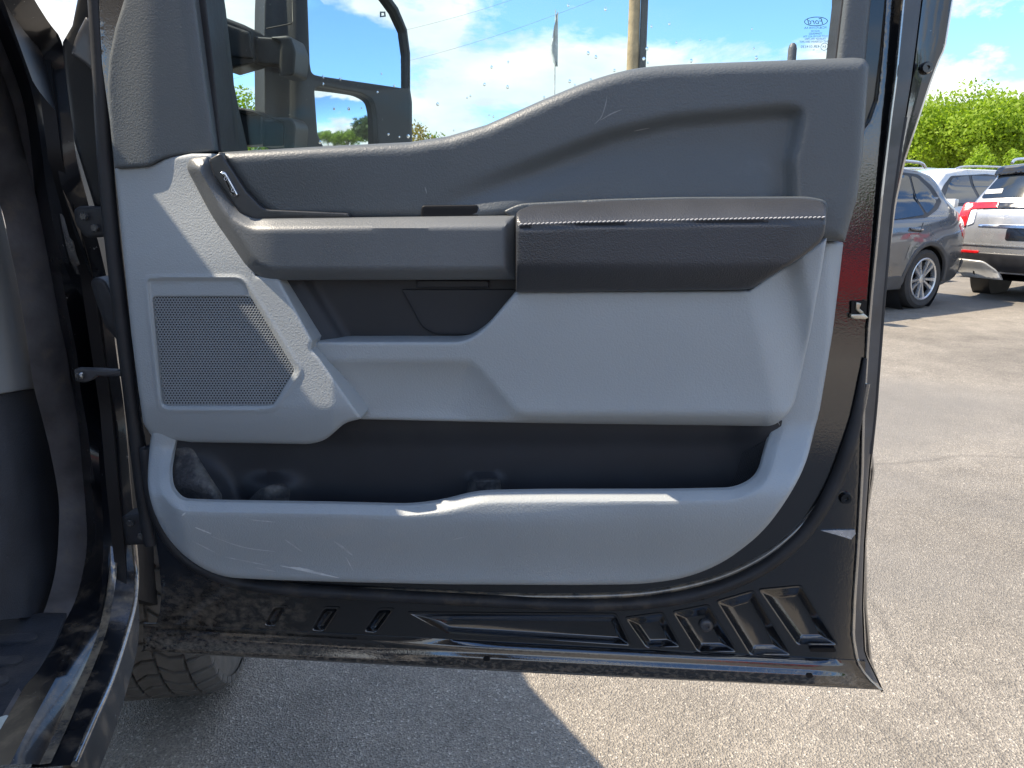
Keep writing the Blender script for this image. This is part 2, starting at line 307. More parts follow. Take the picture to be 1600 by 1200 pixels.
def panel(name, outline, wf, m, parent=None, P=DOOR, nvec=DN, mpp=MPP, holes=(), step=7, r=0, skirt=.02, hr=0, local=False, ang=38, shift=0, guides=(), hskirt=None):
    """A formed sheet: outline (and holes) in layout coordinates, height wf(x, y) off the layout plane, rounded edge r, side walls of depth skirt."""
    fo = fillet(outline); loops = [densify(fo, step)]+[densify(fillet(h), step) for h in holes]
    pts = []; edges = []; base = 0
    for lp in loops:
        k = len(lp); pts += [tuple(p) for p in lp]; edges += [(base+i, base+(i+1) % k) for i in range(k)]; base += k
    x0, y0 = loops[0].min(0); x1, y1 = loops[0].max(0)
    gx = np.arange(x0+step*.5, x1, step); gy = np.arange(y0+step*.5, y1, step*.87)
    GX, GY = np.meshgrid(gx, gy); GX = GX+((np.arange(len(gy)) % 2)*step*.5)[:, None]; GX = GX.ravel(); GY = GY.ravel()
    def dall(X, Y):
        d = dist(loops[0], X, Y)
        if r and hr == r or not holes: pass
        return d
    def ok(X, Y):
        k = inside(loops[0], X, Y)
        for h in loops[1:]: k &= ~inside(h, X, Y)
        return k
    def dmin(X, Y):
        d = dist(loops[0], X, Y)
        for h in loops[1:]: d = np.minimum(d, dist(h, X, Y))
        return d
    k = ok(GX, GY); GX, GY = GX[k], GY[k]; k = dmin(GX, GY) > .5*step; GX, GY = GX[k], GY[k]
    extra = []
    for li, lp in enumerate(loops):
        rr = r if li == 0 else hr
        if rr > 0:
            tng = np.roll(lp, -1, 0)-np.roll(lp, 1, 0); nn = np.stack([-tng[:, 1], tng[:, 0]], 1); nn /= np.linalg.norm(nn, axis=1)[:, None]+1e-9
            for f in (.1, .3, .6, 1.0):
                for sgn in (-1, 1):
                    q = lp+nn*sgn*f*rr; kk = ok(q[:, 0], q[:, 1]); q = q[kk]
                    if len(q):
                        kk = dmin(q[:, 0], q[:, 1]) > .93*f*rr; extra.append(q[kk])
    gd = []
    for q in guides:
        q = densify(q, step, closed=False); kk = ok(q[:, 0], q[:, 1]); q = q[kk]
        if len(q): gd.append(q[dmin(q[:, 0], q[:, 1]) > 1.2])
    if gd:
        q = np.concatenate(gd); k = np.ones(len(GX), bool)
        for i in range(0, len(GX), 400):
            k[i:i+400] = (np.hypot(GX[i:i+400, None]-q[None, :, 0], GY[i:i+400, None]-q[None, :, 1]).min(1) > step*.55)
        GX, GY = GX[k], GY[k]; extra.append(q)
    if extra:
        ex = np.concatenate(extra)
        if len(ex) and max(r, hr) > step*.8:
            k = np.ones(len(GX), bool)
            if r > 0: k &= dist(loops[0], GX, GY) > r
            if hr > 0:
                for h in loops[1:]: k &= dist(h, GX, GY) > hr
            GX, GY = GX[k], GY[k]
    else: ex = np.zeros((0, 2))
    allp = pts+[tuple(q) for q in ex]+list(zip(GX, GY))
    res = delaunay_2d_cdt([Vector(p) for p in allp], edges, [], 0, 1e-4*step)
    V = np.array([tuple(v) for v in res[0]]); T = np.array([f for f in res[2] if len(f) == 3])
    C = V[T].mean(1); T = T[ok(C[:, 0], C[:, 1])]
    X, Y = V[:, 0], V[:, 1]
    w = wf(X, Y) if callable(wf) else np.full(len(V), float(wf))
    def drop(d, rr):
        t = np.clip(1-d/rr, 0, 1); return rr*mpp*(1-np.sqrt(np.maximum(0, 1-t*t)))
    if r > 0: w = w-drop(dist(loops[0], X, Y), r)
    if hr > 0:
        for h in loops[1:]: w = w-drop(dist(h, X, Y), hr)
    vv = [P(float(a), float(b), float(c)) for a, b, c in zip(X, Y, w)]
    if shift: vv = [v+nvec*shift for v in vv]
    a, b, c = (vv[i] for i in T[0])
    tris = [tuple(int(i) for i in t) for t in T]
    if sum(((vv[t[1]]-vv[t[0]]).cross(vv[t[2]]-vv[t[0]])).dot(nvec) for t in tris[::max(1, len(tris)//20)]) < 0: tris = [(t[0], t[2], t[1]) for t in tris]
    fs = list(tris)
    if skirt:
        cnt = {}
        for t in tris:
            for e in ((t[0], t[1]), (t[1], t[2]), (t[2], t[0])):
                key = (min(e), max(e)); cnt[key] = None if key in cnt else e
        mapb = {}
        for e in cnt.values():
            if e is None: continue
            for i in e:
                if i not in mapb:
                    q_ = skirt
                    if hskirt is not None:
                        q0 = dist(loops[0], X[i:i+1], Y[i:i+1])[0]; q1 = min(dist(h, X[i:i+1], Y[i:i+1])[0] for h in loops[1:]); q_ = hskirt if q1 < q0 else skirt
                    mapb[i] = len(vv); vv.append(vv[i]-nvec*q_)
            fs.append((e[1], e[0], mapb[e[0]], mapb[e[1]]))
    used = sorted({i for f in fs for i in f}); rm = {i: j for j, i in enumerate(used)}
    return mesh(name, [vv[i] for i in used], [tuple(rm[i] for i in f) for f in fs], m, parent, local, ang=ang)
def catmull(pts, n=8):
    P = [np.array(p, float) for p in pts]; P = [2*P[0]-P[1]]+P+[2*P[-1]-P[-2]]; out = []
    for i in range(1, len(P)-2):
        for j in range(n):
            t = j/n
            out.append(.5*((2*P[i])+(-P[i-1]+P[i+1])*t+(2*P[i-1]-5*P[i]+4*P[i+1]-P[i+2])*t*t+(-P[i-1]+3*P[i]-3*P[i+1]+P[i+2])*t**3))
    out.append(P[-2]); return out
def resample(pts, n):
    p = np.array([np.array(q, float) for q in pts]); d = np.concatenate([[0], np.cumsum(np.linalg.norm(np.diff(p, axis=0), axis=1))])
    t = np.linspace(0, d[-1], n); return np.stack([np.interp(t, d, p[:, i]) for i in range(p.shape[1])], 1)
def tube(name, path, rad, m, parent=None, n=8, local=False, flat=1.0, up=None):
    P = [Vector(p) for p in path]; vs = []; fs = []
    rads = rad if hasattr(rad, '__len__') else [rad]*len(P)
    for i, p in enumerate(P):
        t = (P[min(i+1, len(P)-1)]-P[max(i-1, 0)]).normalized()
        u = Vector(up) if up else (Vector((0, 0, 1)) if abs(t.z) < .9 else Vector((1, 0, 0)))
        a = t.cross(u).normalized(); b = a.cross(t).normalized()
        for k in range(n):
            th = 2*math.pi*k/n; vs.append(p+a*math.cos(th)*rads[i]+b*math.sin(th)*rads[i]*flat)
    for i in range(len(P)-1):
        for k in range(n): fs.append((i*n+k, i*n+(k+1) % n, (i+1)*n+(k+1) % n, (i+1)*n+k))
    fs.append(tuple(range(n))[::-1]); fs.append(tuple((len(P)-1)*n+k for k in range(n)))
    return mesh(name, vs, fs, m, parent, local, ang=60)
def loft(name, lines, m, parent=None, local=False, thick=0, ang=38):
    n = len(lines[0]); vs = [Vector(p) for l in lines for p in l]; fs = []
    for i in range(len(lines)-1):
        for j in range(n-1): fs.append((i*n+j, i*n+j+1, (i+1)*n+j+1, (i+1)*n+j))
    return mesh(name, vs, fs, m, parent, local, ang=ang)
def box(name, c, s, m, parent=None, rot=None, local=False, bev=.004):
    bm = bmesh.new(); bmesh.ops.create_cube(bm, size=1)
    for v in bm.verts: v.co = Vector((v.co.x*s[0], v.co.y*s[1], v.co.z*s[2]))
    if bev: bmesh.ops.bevel(bm, geom=list(bm.edges), offset=min(bev, min(s)*.4), segments=2, profile=.7, affect='EDGES')
    mt = Matrix.Translation(Vector(c)) @ (rot.to_4x4() if rot else Matrix())
    bm.transform(mt); vs = [v.co.copy() for v in bm.verts]; fs = [tuple(v.index for v in f.verts) for f in bm.faces]; bm.free()
    return mesh(name, vs, fs, m, parent, local)
def lathe(prof, n=48):
    """rings round local X: prof = [(x, r)]"""
    vs = []; fs = []
    for x, r in prof:
        for k in range(n):
            t = 2*math.pi*k/n; vs.append(Vector((x, r*math.cos(t), r*math.sin(t))))
    for i in range(len(prof)-1):
        for k in range(n): fs.append((i*n+k, i*n+(k+1) % n, (i+1)*n+(k+1) % n, (i+1)*n+k))
    return vs, fs
DROT = Matrix((DT, -DN, Vector((0, 0, 1)))).transposed()     # door axes
# ================================================================== SETTING
g = mesh('ground', [(-1500, -1500, 0), (1500, -1500, 0), (1500, 1500, 0), (-1500, 1500, 0)], [(0, 1, 2, 3)], 'asphalt', smooth=False); g['kind'] = 'structure'
# ================================================================== TRUCK
truck = empty('pickup_truck', (-.95, .9, 0)); tag(truck, 'black pickup truck with its front passenger door wide open', 'truck')
# ---- door: inner sheet metal
R2 = [(1420, -60), (1412, 0), (1400, 120), (1392, 180), (1385, 240), (1378, 300), (1370, 380), (1362, 460)]
SR = [(1357, 520), (1352, 600), (1349, 650), (1347, 735), (1341, 850), (1335, 940), (1333, 995), (1340, 1035), (1356, 1060), (1378, 1078)]
shell = R2+SR+[(840, 1052), (220, 1018), (238, 992), (250, 955), (252, 920), (247, 870), (236, 800), (227, 700), (215, 640), (205, 520), (195, 420), (184, 300), (172, 200), (158, 100), (150, -60),
    (215, -60), (215, 250), (290, 600), (330, 800), (420, 860), (1000, 860), (1180, 740), (1250, 500), (1290, 250), (1340, 212), (1358, 190), (1370, 155), (1377, 90), (1388, -60)]
EMB = [([(978, 966), (1035, 958), (1063, 1010), (1010, 1012)], 12), ([(1052, 957), (1107, 946), (1151, 1018), (1090, 1018)], 13), ([(1121, 940), (1177, 924), (1236, 1023), (1172, 1023)], 15),
       ([(1187, 922), (1252, 916), (1308, 1007), (1246, 1007)], 15), ([(640, 958), (962, 960), (985, 1008), (700, 990)], 11),
       ([(506, 950), (530, 950), (506, 986), (486, 984)], 5), ([(592, 952), (614, 952), (588, 988), (568, 986)], 5), ([(428, 948), (448, 948), (430, 978), (412, 976)], 5)]
SEAL = [(1352, 560), (1345, 610), (1337, 660), (1318, 722), (1292, 780), (1255, 834), (1200, 882), (1130, 916), (1050, 936), (960, 944), (860, 943), (740, 937), (600, 930), (470, 922), (385, 912), (325, 893), (280, 862), (250, 815), (235, 760), (228, 700)]
def shell_w(X, Y):
    w = np.zeros(X.shape)
    w -= .030*MPP*np.clip(560-Y, 0, 700)*sst(1240, 1290, X)
    return w
ybot = lambda x, t: (x, 1018+(x-220)*(60/1158.)-t)
PRESS = [fillet([p+(5,) for p in q]) for q, rr in EMB]
door = panel('door', shell, shell_w, 'paint', truck, step=7, r=3, skirt=.075, ang=50, holes=[[p+(5,) for p in q] for q, rr in EMB])
for (q, rr), f in zip(EMB, PRESS):                 # stamped pockets in the lower rail
    def inset(q, d):
        q = np.array(q, float); n_ = len(q); c = q.mean(0); L_ = []
        for a, b in zip(q, np.roll(q, -1, 0)):
            e = (b-a)/np.linalg.norm(b-a); nn = np.array([-e[1], e[0]])
            if np.dot(c-a, nn) < 0: nn = -nn
            L_.append((a+nn*d, e))
        out_ = []
        for i in range(n_):
            (p, e), (p2, e2_) = L_[i-1], L_[i]; M_ = np.array([e, -e2_]).T; t_ = np.linalg.solve(M_, p2-p); out_.append(tuple(p+e*t_[0]))
        return out_
    vs_ = []; prof = [(-1.5, .0012), (0, .0012), (1.5, -.0006), (rr*.5, -.0066), (rr*.92, -.013), (rr*1.06, -.0138)]
    for d, w_ in prof:
        lp = fillet([p+(max(2.0, 5.5-d*.3),) for p in inset(q, d)]); vs_ += [DOOR(float(a), float(b), w_) for a, b in lp]
    m_ = len(lp); fs_ = [(i*m_+k, i*m_+(k+1) % m_, (i+1)*m_+(k+1) % m_, (i+1)*m_+k) for i in range(len(prof)-1) for k in range(m_)]+[tuple((len(prof)-1)*m_+k for k in range(m_))]
    mesh('pressing', vs_, fs_, 'paint', door, ang=70)
rl = []
for t, w_, base in ((46, -.004, 0), (44, .001, 0), (40, .0045, 0), (36, .0085, 0), (33, .010, .001), (27, .0102, .001), (23, .0118, .002), (19, .0145, .003), (16, .0155, .004), (12, .0152, .005), (8, .0155, .0065), (4, .016, .0075), (1, .015, .007), (0, .008, .003)):
    row = []
    for x in np.linspace(224, 1352, 150):
        f = float(sst(560, 800, x)*sst(1345, 1270, x)); yv = 1018+(x-220)*(60/1158.)-t
        g2 = float(sst(224, 250, x)*sst(1352, 1325, x)); row.append(DOOR(float(x), float(yv), ((w_*f+base*(1-f))*g2-.004*(1-g2)) if t < 44 else w_))
    rl.append(row)
loft('lower_rail', rl, 'paint', door, ang=70)
# ---- door edge: hem flanges and outer skin edge
R3 = [(1452, -60), (1440, 0), (1425, 120), (1407, 230), (1393, 330), (1380, 480), (1368, 640), (1358, 735), (1350, 850), (1347, 950), (1350, 1020), (1379, 1080)]
R4 = [(1505, -60), (1490, 0), (1478, 75), (1468, 95), (1455, 130), (1435, 190), (1415, 250), (1400, 320), (1390, 400), (1380, 500), (1369, 640), (1363, 700), (1367, 738), (1357, 800), (1354, 850), (1355, 950), (1362, 1030), (1380, 1082)]
RR2 = [p[:2] for p in R2+SR]
def dl(line, w, n=90): return [DOOR(x, y, w) for x, y in resample(line, n)]
def byy(line, n=90):
    y0, y1 = line[0][1], line[-1][1]; ys = np.linspace(y0, y1, n); a = np.array(line, float); return [(float(np.interp(y, a[:, 1], a[:, 0])), float(y)) for y in ys]
e2, e3, e4 = byy(RR2), byy(R3), byy(R4)
def off(line, dx): return [(x+dx, y) for x, y in line]
D = lambda line, w: [DOOR(x, y, w) for x, y in line]
loft('flange', [D(off(e2, -3.5), .001), D(off(e2, -1), .0045), D(off(e2, 2.5), .001), D(off(e2, 3), -.02)], 'edge', door)
loft('hem', [D(off(e2, 1), -.012), D([((a[0]+b[0])/2, a[1]) for a, b in zip(e2, e3)], -.016), D(off(e3, -1), -.02), D(off(e3, 0), -.045)], 'flange', door)
loft('outer_skin_edge', [D(off(e3, -2), -.04), D(off(e3, 2), -.036), D([(a[0]*.5+b[0]*.5, a[1]) for a, b in zip(e3, e4)], -.05), D(off(e4, -3), -.05), D(e4, -.056), D(off(e4, -6), -.11)], 'bodypaint', door)
# second rubber on the hem
hs = [(x, y) for x, y in e3 if 180 < y < 720]
tube('hem_seal', [DOOR(x-2, y, -.024) for x, y in hs], .0045, 'rubber', door)
# lower quarter: outer skin as a solid sheet
skin = [(222, 1012)]+[(1370, 1072)]+[(x-2, y) for x, y in R4[::-1] if 60 < y < 1050]+[(1380, 262), (330, 262), (178, 262), (200, 600), (240, 900)]
panel('outer_skin', skin, 0, 'bodypaint', door, step=40, skirt=0, shift=-.115)
# door seal
sp_ = catmull(SEAL, 6); tube('weatherstrip', [DOOR(x, y, .004) for x, y in sp_], [.0105*min(1, .25+i/22.) for i in range(len(sp_))], 'rubber', door, n=10, up=DN)
SEAL2 = [(1348, 590), (1338, 640), (1316, 700), (1286, 762), (1246, 812), (1190, 858), (1120, 892), (1040, 912), (950, 921), (800, 922), (600, 914), (420, 912)]
tube('trim_edge_bead', [DOOR(x, y, .0) for x, y in catmull([(x+6, y+9) for x, y in SEAL2], 6)], .005, 'edge', door, n=8)
fl = [(150, -60), (152, 0), (158, 100), (163, 200), (170, 300), (180, 400), (192, 500), (204, 600), (216, 700), (226, 780), (238, 850)]
tube('front_edge_seal', [DOOR(x-1, y, -.01) for x, y in catmull(fl, 5)], .0115, 'rubber', door, n=10, up=DN)
panel('frame_front_edge', [(128, -60), (156, -60), (166, 200), (176, 330), (150, 330), (116, 220), (99, 90), (98, 66), (113, 40), (121, 0)], -.03, 'void', door, step=14, r=6, skirt=.03)
panel('frame_gusset', [(134, 26, 3), (146, 34), (146, 112), (134, 100), (111, 84, 3), (118, 58, 10)], -.018, 'flange', door, step=6, r=4, skirt=.012)
# screws, holes, plug, latch, sticker
def disc(name, px, py, w, rad, m, parent, depth=.006, n=14):
    c = DOOR(px, py, w); vs = []; fs = []
    prof = [(rad, -depth), (rad, 0), (rad*.8, depth*.5), (rad*.35, depth*.5), (rad*.3, depth*.1), (0.0001, depth*.1)]
    for rr, h in prof:
        for k in range(n):
            t = 2*math.pi*k/n; vs.append(c+DT*rr*math.cos(t)+Vector((0, 0, 1))*rr*math.sin(t)+DN*h)
    for i in range(len(prof)-1):
        for k in range(n): fs.append((i*n+k, i*n+(k+1) % n, (i+1)*n+(k+1) % n, (i+1)*n+k))
    return mesh(name, vs, fs, m, parent, ang=50)
disc('screw', 1321, 778, .002, .0095, 'gloss', door, .009)
disc('screw', 1448, 106, -.03, .008, 'gloss', door, .008)
disc('plug', 1104, 978, -.010, .011, 'flange', door, .005)
panel('drain_slot', [(1266, 1013, 4), (1306, 1013, 4), (1306, 1019, 4), (1266, 1019, 4)], .0055, 'void', door, step=4, skirt=.004)
for hx, hy, ww in ((1096, 935, .012), (760, 1030, .0168), (1265, 1056, .0168), (878, 945, .012)):
    panel('drain_hole', [(hx-5, hy-3, 3), (hx+5, hy-3, 3), (hx+5, hy+3, 3), (hx-5, hy+3, 3)], ww, 'void', door, step=3, skirt=.003)
panel('sticker', [(1283, 829), (1336, 828), (1337, 834), (1330, 843), (1318, 839)], .0025, 'silver', door, step=6, skirt=.002)
panel('latch_opening', [(1331, 471, 2), (1355, 470, 2), (1353, 499, 2), (1330, 497, 2)], .003, 'void', door, step=4, skirt=.002)
panel('latch', [(1329, 491), (1345, 491), (1349, 489), (1357, 496), (1352, 499), (1330, 498)], .008, 'zinc', door, step=4, skirt=.006, r=1.5)
panel('latch', [(1338, 472), (1346, 474), (1343, 482), (1350, 488), (1345, 491), (1337, 484)], .006, 'zinc', door, step=3, skirt=.004, r=1)
# ---- window: frame, glass, etching
FR = Plane(DOOR.o+DN*0, DN)
panel('frame_trim', [(1323, -60), (1366, -60), (1361, 0), (1351, 110), (1306, 110), (1319, 0)], lambda X, Y: .018+.0*X, 'char', door, r=9, skirt=.05)
panel('glass_run', [(1316, -60), (1325, -60), (1321, 0), (1307, 112), (1302, 112), (1315, 0)], .006, 'rubber', door, r=2, skirt=.04, step=4)
panel('frame_channel', [(1360, -60), (1392, -60), (1384, 60), (1380, 150), (1366, 200), (1340, 216), (1330, 210), (1345, 100)], -.02, 'gloss', door, skirt=.02, step=10)
GW = -.035
def slab(name, quad, w, th, m, parent, P=DOOR, nv=DN):
    a = [P(x, y, w) for x, y in quad]; b = [p-nv*th for p in a]; n = len(a)
    return mesh(name, a+b, [tuple(range(n)), tuple(range(2*n-1, n-1, -1))]+[(i, n+i, n+(i+1) % n, (i+1) % n) for i in range(n)], m, parent, smooth=False)
slab('window_glass', [(330, 262), (1340, 262), (1330, 0), (1338, -90), (300, -90), (318, 0)], GW, .004, 'glass', door)
panel('glass_run', [(305, -60), (313, -60), (322, 0), (334, 100), (347, 240), (336, 240), (318, 100), (306, 0)], .012, 'rubber', door, r=3, skirt=.06, step=5)
# lock knob
kx = DOOR(1237, 92, -.004)
vs, fs = lathe([(-.02, .0055), (.012, .0055), (.0165, .0045), (.019, .0025), (.0195, .0002)], 14)
mesh('lock_knob', [kx+Vector((v.y, v.z, v.x)) for v in vs], fs, 'char', door)
vs, fs = lathe([(-.02, .013), (-.0065, .013), (-.004, .011), (-.0035, .005)], 16)
mesh('knob_collar', [kx+Vector((v.y, v.z, v.x)) for v in vs], fs, 'char', door)
M['ink'] = mat('etched_glass_mark', (.05, .09, .13), .6, var=(40, .1))
def etched(name, body, px, py, size, shear=0, parent=None, mirror=True, m='ink', w=GW+.0006, rot=0):
    cu = bpy.data.curves.new(name, 'FONT'); cu.body = body; cu.size = size; cu.shear = shear; cu.align_x = 'CENTER'; cu.align_y = 'CENTER'; cu.resolution_u = 2
    t = bpy.data.objects.new(name, cu); COL.objects.link(t)
    me = t.to_mesh(); vs = [v.co.copy() for v in me.vertices]; fs = [tuple(p.vertices) for p in me.polygons]; t.to_mesh_clear(); bpy.data.objects.remove(t)
    c = DOOR(px, py, w); sx = -1 if mirror else 1; cr, sr = math.cos(rot), math.sin(rot)
    return mesh(name, [c+DT*((v.x*cr-v.y*sr)*sx)+Vector((0, 0, 1))*(v.x*sr+v.y*cr) for v in vs], fs, m, parent, smooth=False)
ex, ey = 1275, 33.5
def ring(name, px, py, a, b, th, w, m, parent, n=36):
    c = DOOR(px, py, w); vs = []; fs = []
    for k in range(n):
        t = 2*math.pi*k/n
        for s in (1, 1-th/a): vs.append(c+DT*a*s*math.cos(t)+Vector((0, 0, 1))*b*(s if s == 1 else 1-th/b)*math.sin(t))
    for k in range(n): fs.append((2*k, 2*k+1, (2*k+3) % (2*n), (2*k+2) % (2*n)))
    return mesh(name, vs, fs, m, parent, smooth=False)
ring('maker_oval', ex, ey, .0152, .0058, .0009, GW+.0006, 'ink', door)
etched('maker_script', 'Ford', ex, ey+.3, .0105, .35, door)
for k, (tx, yy, sz) in enumerate((('PC3B P21418 AA', 43.5, .0040), ('AGC50', 48.5, .0036), ('TEMPERED', 52.8, .0036), ('DOT 563 M5 AS2 T50', 57, .0034), ('TRANSP 70% MIN', 61, .0036), ('SAINT-GOBAIN SEKURIT', 65.2, .0038), ('43R-014130', 73, .0050), ('....  33', 78, .003))):
    etched('glass_marking', tx, 1274-(8 if k == 6 else 0), yy, sz, 0, door)
ring('approval_circle', 1288, 73, .0048, .0048, .0006, GW+.0006, 'ink', door, 24)
etched('approval_mark', 'E4', 1288, 73, .0048, 0, door)
# raindrops on the glass
dv_, df_ = [], []
drops = [(735, 150), (764, 180), (771, 182), (730, 153), (709, 204), (850, 152), (919, 83), (931, 89), (890, 127), (898, 133), (960, 110), (1057, 66), (1175, 45), (1094, 62), (1178, 75), (1182, 90), (1080, 95), (1006, 92), (1011, 76), (1012, 98), (794, 97), (768, 105), (757, 132), (684, 163), (545, 170), (565, 169), (505, 120), (532, 123), (616, 134), (590, 144), (522, 170), (624, 214), (638, 213), (650, 214), (672, 213), (607, 210), (500, 222), (888, 8), (946, 14), (793, 136), (1046, 37), (1018, 41), (923, 125), (505, 131), (596, 115)]
for dx, dy in drops:
    c = DOOR(dx, dy, GW-.0042); rr = random.uniform(.0012, .0026); b0 = len(dv_); n = 8
    for j in range(4):
        a = math.pi/2*j/3
        for k in range(n):
            t = 2*math.pi*k/n; dv_.append(c+DT*rr*math.cos(a)*math.cos(t)*.9+Vector((0, 0, 1))*(rr*math.cos(a)*math.sin(t)*1.15)-DN*rr*.6*math.sin(a))
    for j in range(3):
        for k in range(n): df_.append((b0+j*n+k, b0+j*n+(k+1) % n, b0+(j+1)*n+(k+1) % n, b0+(j+1)*n+k))
o = mesh('raindrops', dv_, df_, 'drop', door); o['kind'] = 'stuff'
# ================================================================== DOOR TRIM
POCK = [(266, 735, 8), (272, 700, 10), (285, 665, 6), (560, 640, 6), (1212, 652, 6), (1198, 690, 10), (1184, 745, 22), (1150, 764, 22), (1040, 766), (860, 766, 30), (745, 768, 40), (690, 783, 30), (640, 789, 20), (520, 786), (330, 783), (283, 781, 14), (268, 762, 10)]
LOW = [(237, 672, 3), (560, 630), (1225, 600), (1286, 378, 2), (1318, 378, 4), (1312, 430), (1301, 520), (1281, 640), (1258, 730, 30), (1228, 784, 40), (1190, 834, 40), (1130, 880, 40), (1070, 904, 40), (1000, 913, 30), (900, 914), (700, 913), (560, 910), (420, 906, 40), (345, 902, 40), (298, 878, 40), (262, 842, 30), (240, 800, 30), (230, 760, 20), (232, 715, 20)]
POCKF = fillet(POCK)
def offs(poly, d, step=5):
    p = densify(poly, step); t = np.roll(p, -1, 0)-np.roll(p, 1, 0); n = np.stack([-t[:, 1], t[:, 0]], 1); n /= np.linalg.norm(n, axis=1)[:, None]+1e-9
    q = p+n*d; s_ = sdf(poly, q[:, 0], q[:, 1]); q = q[np.abs(s_) > abs(d)*.9]; return [tuple(a) for a in q]+[tuple(q[0])]
def low_w(X, Y):
    lf = sst(420, 300, X); fr = sst(655, 778, Y)*(1-lf)+sst(694, 780, Y)*lf
    w = .032-.012*lf+(.073+.012*lf)*fr
    w += .012*sst(1290, 1316, X)*(1-fr)*-1
    d = dist(POCKF, X, Y)
    w -= np.where(Y > 660, .017*np.clip(1-d/18, 0, 1)*(.3+.7*fr), 0)
    w -= .046*sst(780, 915, Y)**1.2
    # left lower chamfer
    w -= .022*sst(40, 0, (X-237)-(Y-760)*.22)*fr
    w += .006*np.sin(np.clip((X-560)/(1000-560), 0, 1)*math.pi)*sst(780, 820, Y)
    return w
trim = panel('door_trim', LOW, low_w, 'grey', truck, holes=[POCK], step=6.2, r=8, hr=2.5, skirt=.055, hskirt=.006, guides=[offs(POCKF, sg*d) for sg in (-1, 1) for d in (6, 12, 17, 20, 25)])
M['scuff'] = mat('pale_scuff', (.58, .59, .58), .7, var=(60, .2)); M['scuff2'] = mat('faint_scuff', (.47, .48, .48), .7, var=(60, .2))
def scuff(pts, wid, wf, m='scuff', n=14, parent=None):
    c = resample(catmull(pts, 5), n); a_, b_ = [], []
    for i, (x, y) in enumerate(c):
        t = c[min(i+1, n-1)]-c[max(i-1, 0)]; t = t/np.linalg.norm(t); h = wid*(.25+math.sin(math.pi*(i+.5)/n))*random.uniform(.6, 1.2)*.5
        for L_, sg in ((a_, 1), (b_, -1)):
            px, py = x-t[1]*h*sg, y+t[0]*h*sg; L_.append(DOOR(px, py, float(wf(np.array([px]), np.array([py]))[0])+.0004))
    return loft('scuff', [a_, b_], m, parent or trim)
for q, w_, m_ in (([(438, 884), (470, 890), (530, 903)], 3, 'scuff'), ([(455, 886), (490, 892)], 3, 'scuff'), ([(522, 846), (535, 855), (551, 868)], 2.6, 'scuff2'), ([(284, 806), (290, 801)], 2.5, 'scuff'), ([(305, 824), (330, 834)], 2.2, 'scuff'),
    ([(445, 843), (472, 862)], 1.8, 'scuff2'), ([(400, 905-18), (430, 893)], 1.4, 'scuff2'), ([(330, 838), (380, 855), (430, 862)], 1.2, 'scuff2'), ([(350, 870), (420, 884)], 1.3, 'scuff2'), ([(390, 812), (430, 816)], 1.5, 'scuff2'), ([(540, 870), (552, 892)], 1.2, 'scuff2'), ([(300, 845), (345, 868)], 1.4, 'scuff2'), ([(700, 845), (730, 838)], 1.2, 'scuff2')):
    scuff(q, w_, low_w, m_)
# pocket liner
def liner_w(X, Y):
    w = .008+.02*sst(1130, 1200, X)+.05*sst(800, 850, Y)
    w += .040*sst(365, 310, X+(Y-740)*-.45)*sst(705, 765, Y)
    w += .03*np.exp(-((X-425)/34)**2)*sst(735, 765, Y)+.022*np.exp(-((X-757)/24)**4)*sst(738, 752, Y)
    w += .004*sst(0, 30, 700-Y)
    return w
panel('pocket_liner', [(262, 636), (1225, 640), (1215, 700), (1190, 806), (272, 806)], liner_w, 'black', trim, step=7, skirt=.01)
def dusty_w(X, Y): return liner_w(X, Y)+.0015
panel('pocket_dust_ledge', [(268, 700, 8), (300, 696, 12), (330, 745, 20), (350, 775, 12), (345, 790), (262, 790)], dusty_w, 'dusty', trim, step=5, skirt=.004, r=5)
panel('pocket_dust_ledge', [(385, 783), (405, 762, 12), (440, 752, 14), (456, 762, 10), (452, 792), (385, 792)], dusty_w, 'dusty', trim, step=5, skirt=.004, r=5)
panel('pocket_boss', [(728, 771), (732, 750, 6), (782, 746, 8), (784, 771)], lambda X, Y: liner_w(X, Y)+.003, 'dusty', trim, step=4, skirt=.004, r=4)
for k in range(13):           # fine ribs at the latch end of the pocket
    f = k/12; x0 = 1196-34*f; tube('pocket_rib', [DOOR(x0-2, 690+18*f, liner_w(np.array([x0]), np.array([700]))[0]+.003), DOOR(x0-12, 742, liner_w(np.array([x0-10]), np.array([740]))[0]+.003), DOOR(x0-26, 768, liner_w(np.array([x0-24]), np.array([768]))[0]+.003)], .0012, 'black', trim, n=5)
# speaker section
BEZ = [(227, 433, 10), (380, 433, 16), (471, 580, 9), (428, 641, 12), (250, 641, 12)]
GRI = [(238, 463, 7), (391, 463, 8), (461, 579, 6), (427, 634, 8), (254, 634, 10)]
BEZF, GRIF = fillet(BEZ), fillet(GRI)
SPK = [(179, 263, 3), (236, 259, 8), (262, 246, 12), (300, 240), (330, 240), (400, 430), (436, 436), (489, 532), (487, 545), (500, 560), (566, 654, 5), (540, 660, 10), (508, 688, 18), (485, 694, 14), (300, 691), (238, 683, 6), (224, 662, 6), (215, 600), (205, 520), (195, 420), (184, 310)]
def spk_base(X, Y): return .018+.25*MPP*(np.clip(X, 180, 520)-190)-.012*sst(430, 255, Y)+.004
def spk_w(X, Y):
    w = spk_base(X, Y)
    w -= .028*np.clip((Y-632)/62, 0, 1)**1.7
    s = sdf(BEZF, X, Y)
    w += .0020*np.exp(-(s/3.2)**2)-.0035*sst(-1, -7, s)*(1-.8*sst(395, 450, X))
    return w
spk = panel('speaker_surround', SPK, spk_w, 'grey', trim, holes=[GRI], step=5, r=6, hr=1.5, skirt=.045, guides=[offs(BEZF, d) for d in (-7, -4.5, -2, 0, 2, 4.5, 7)])
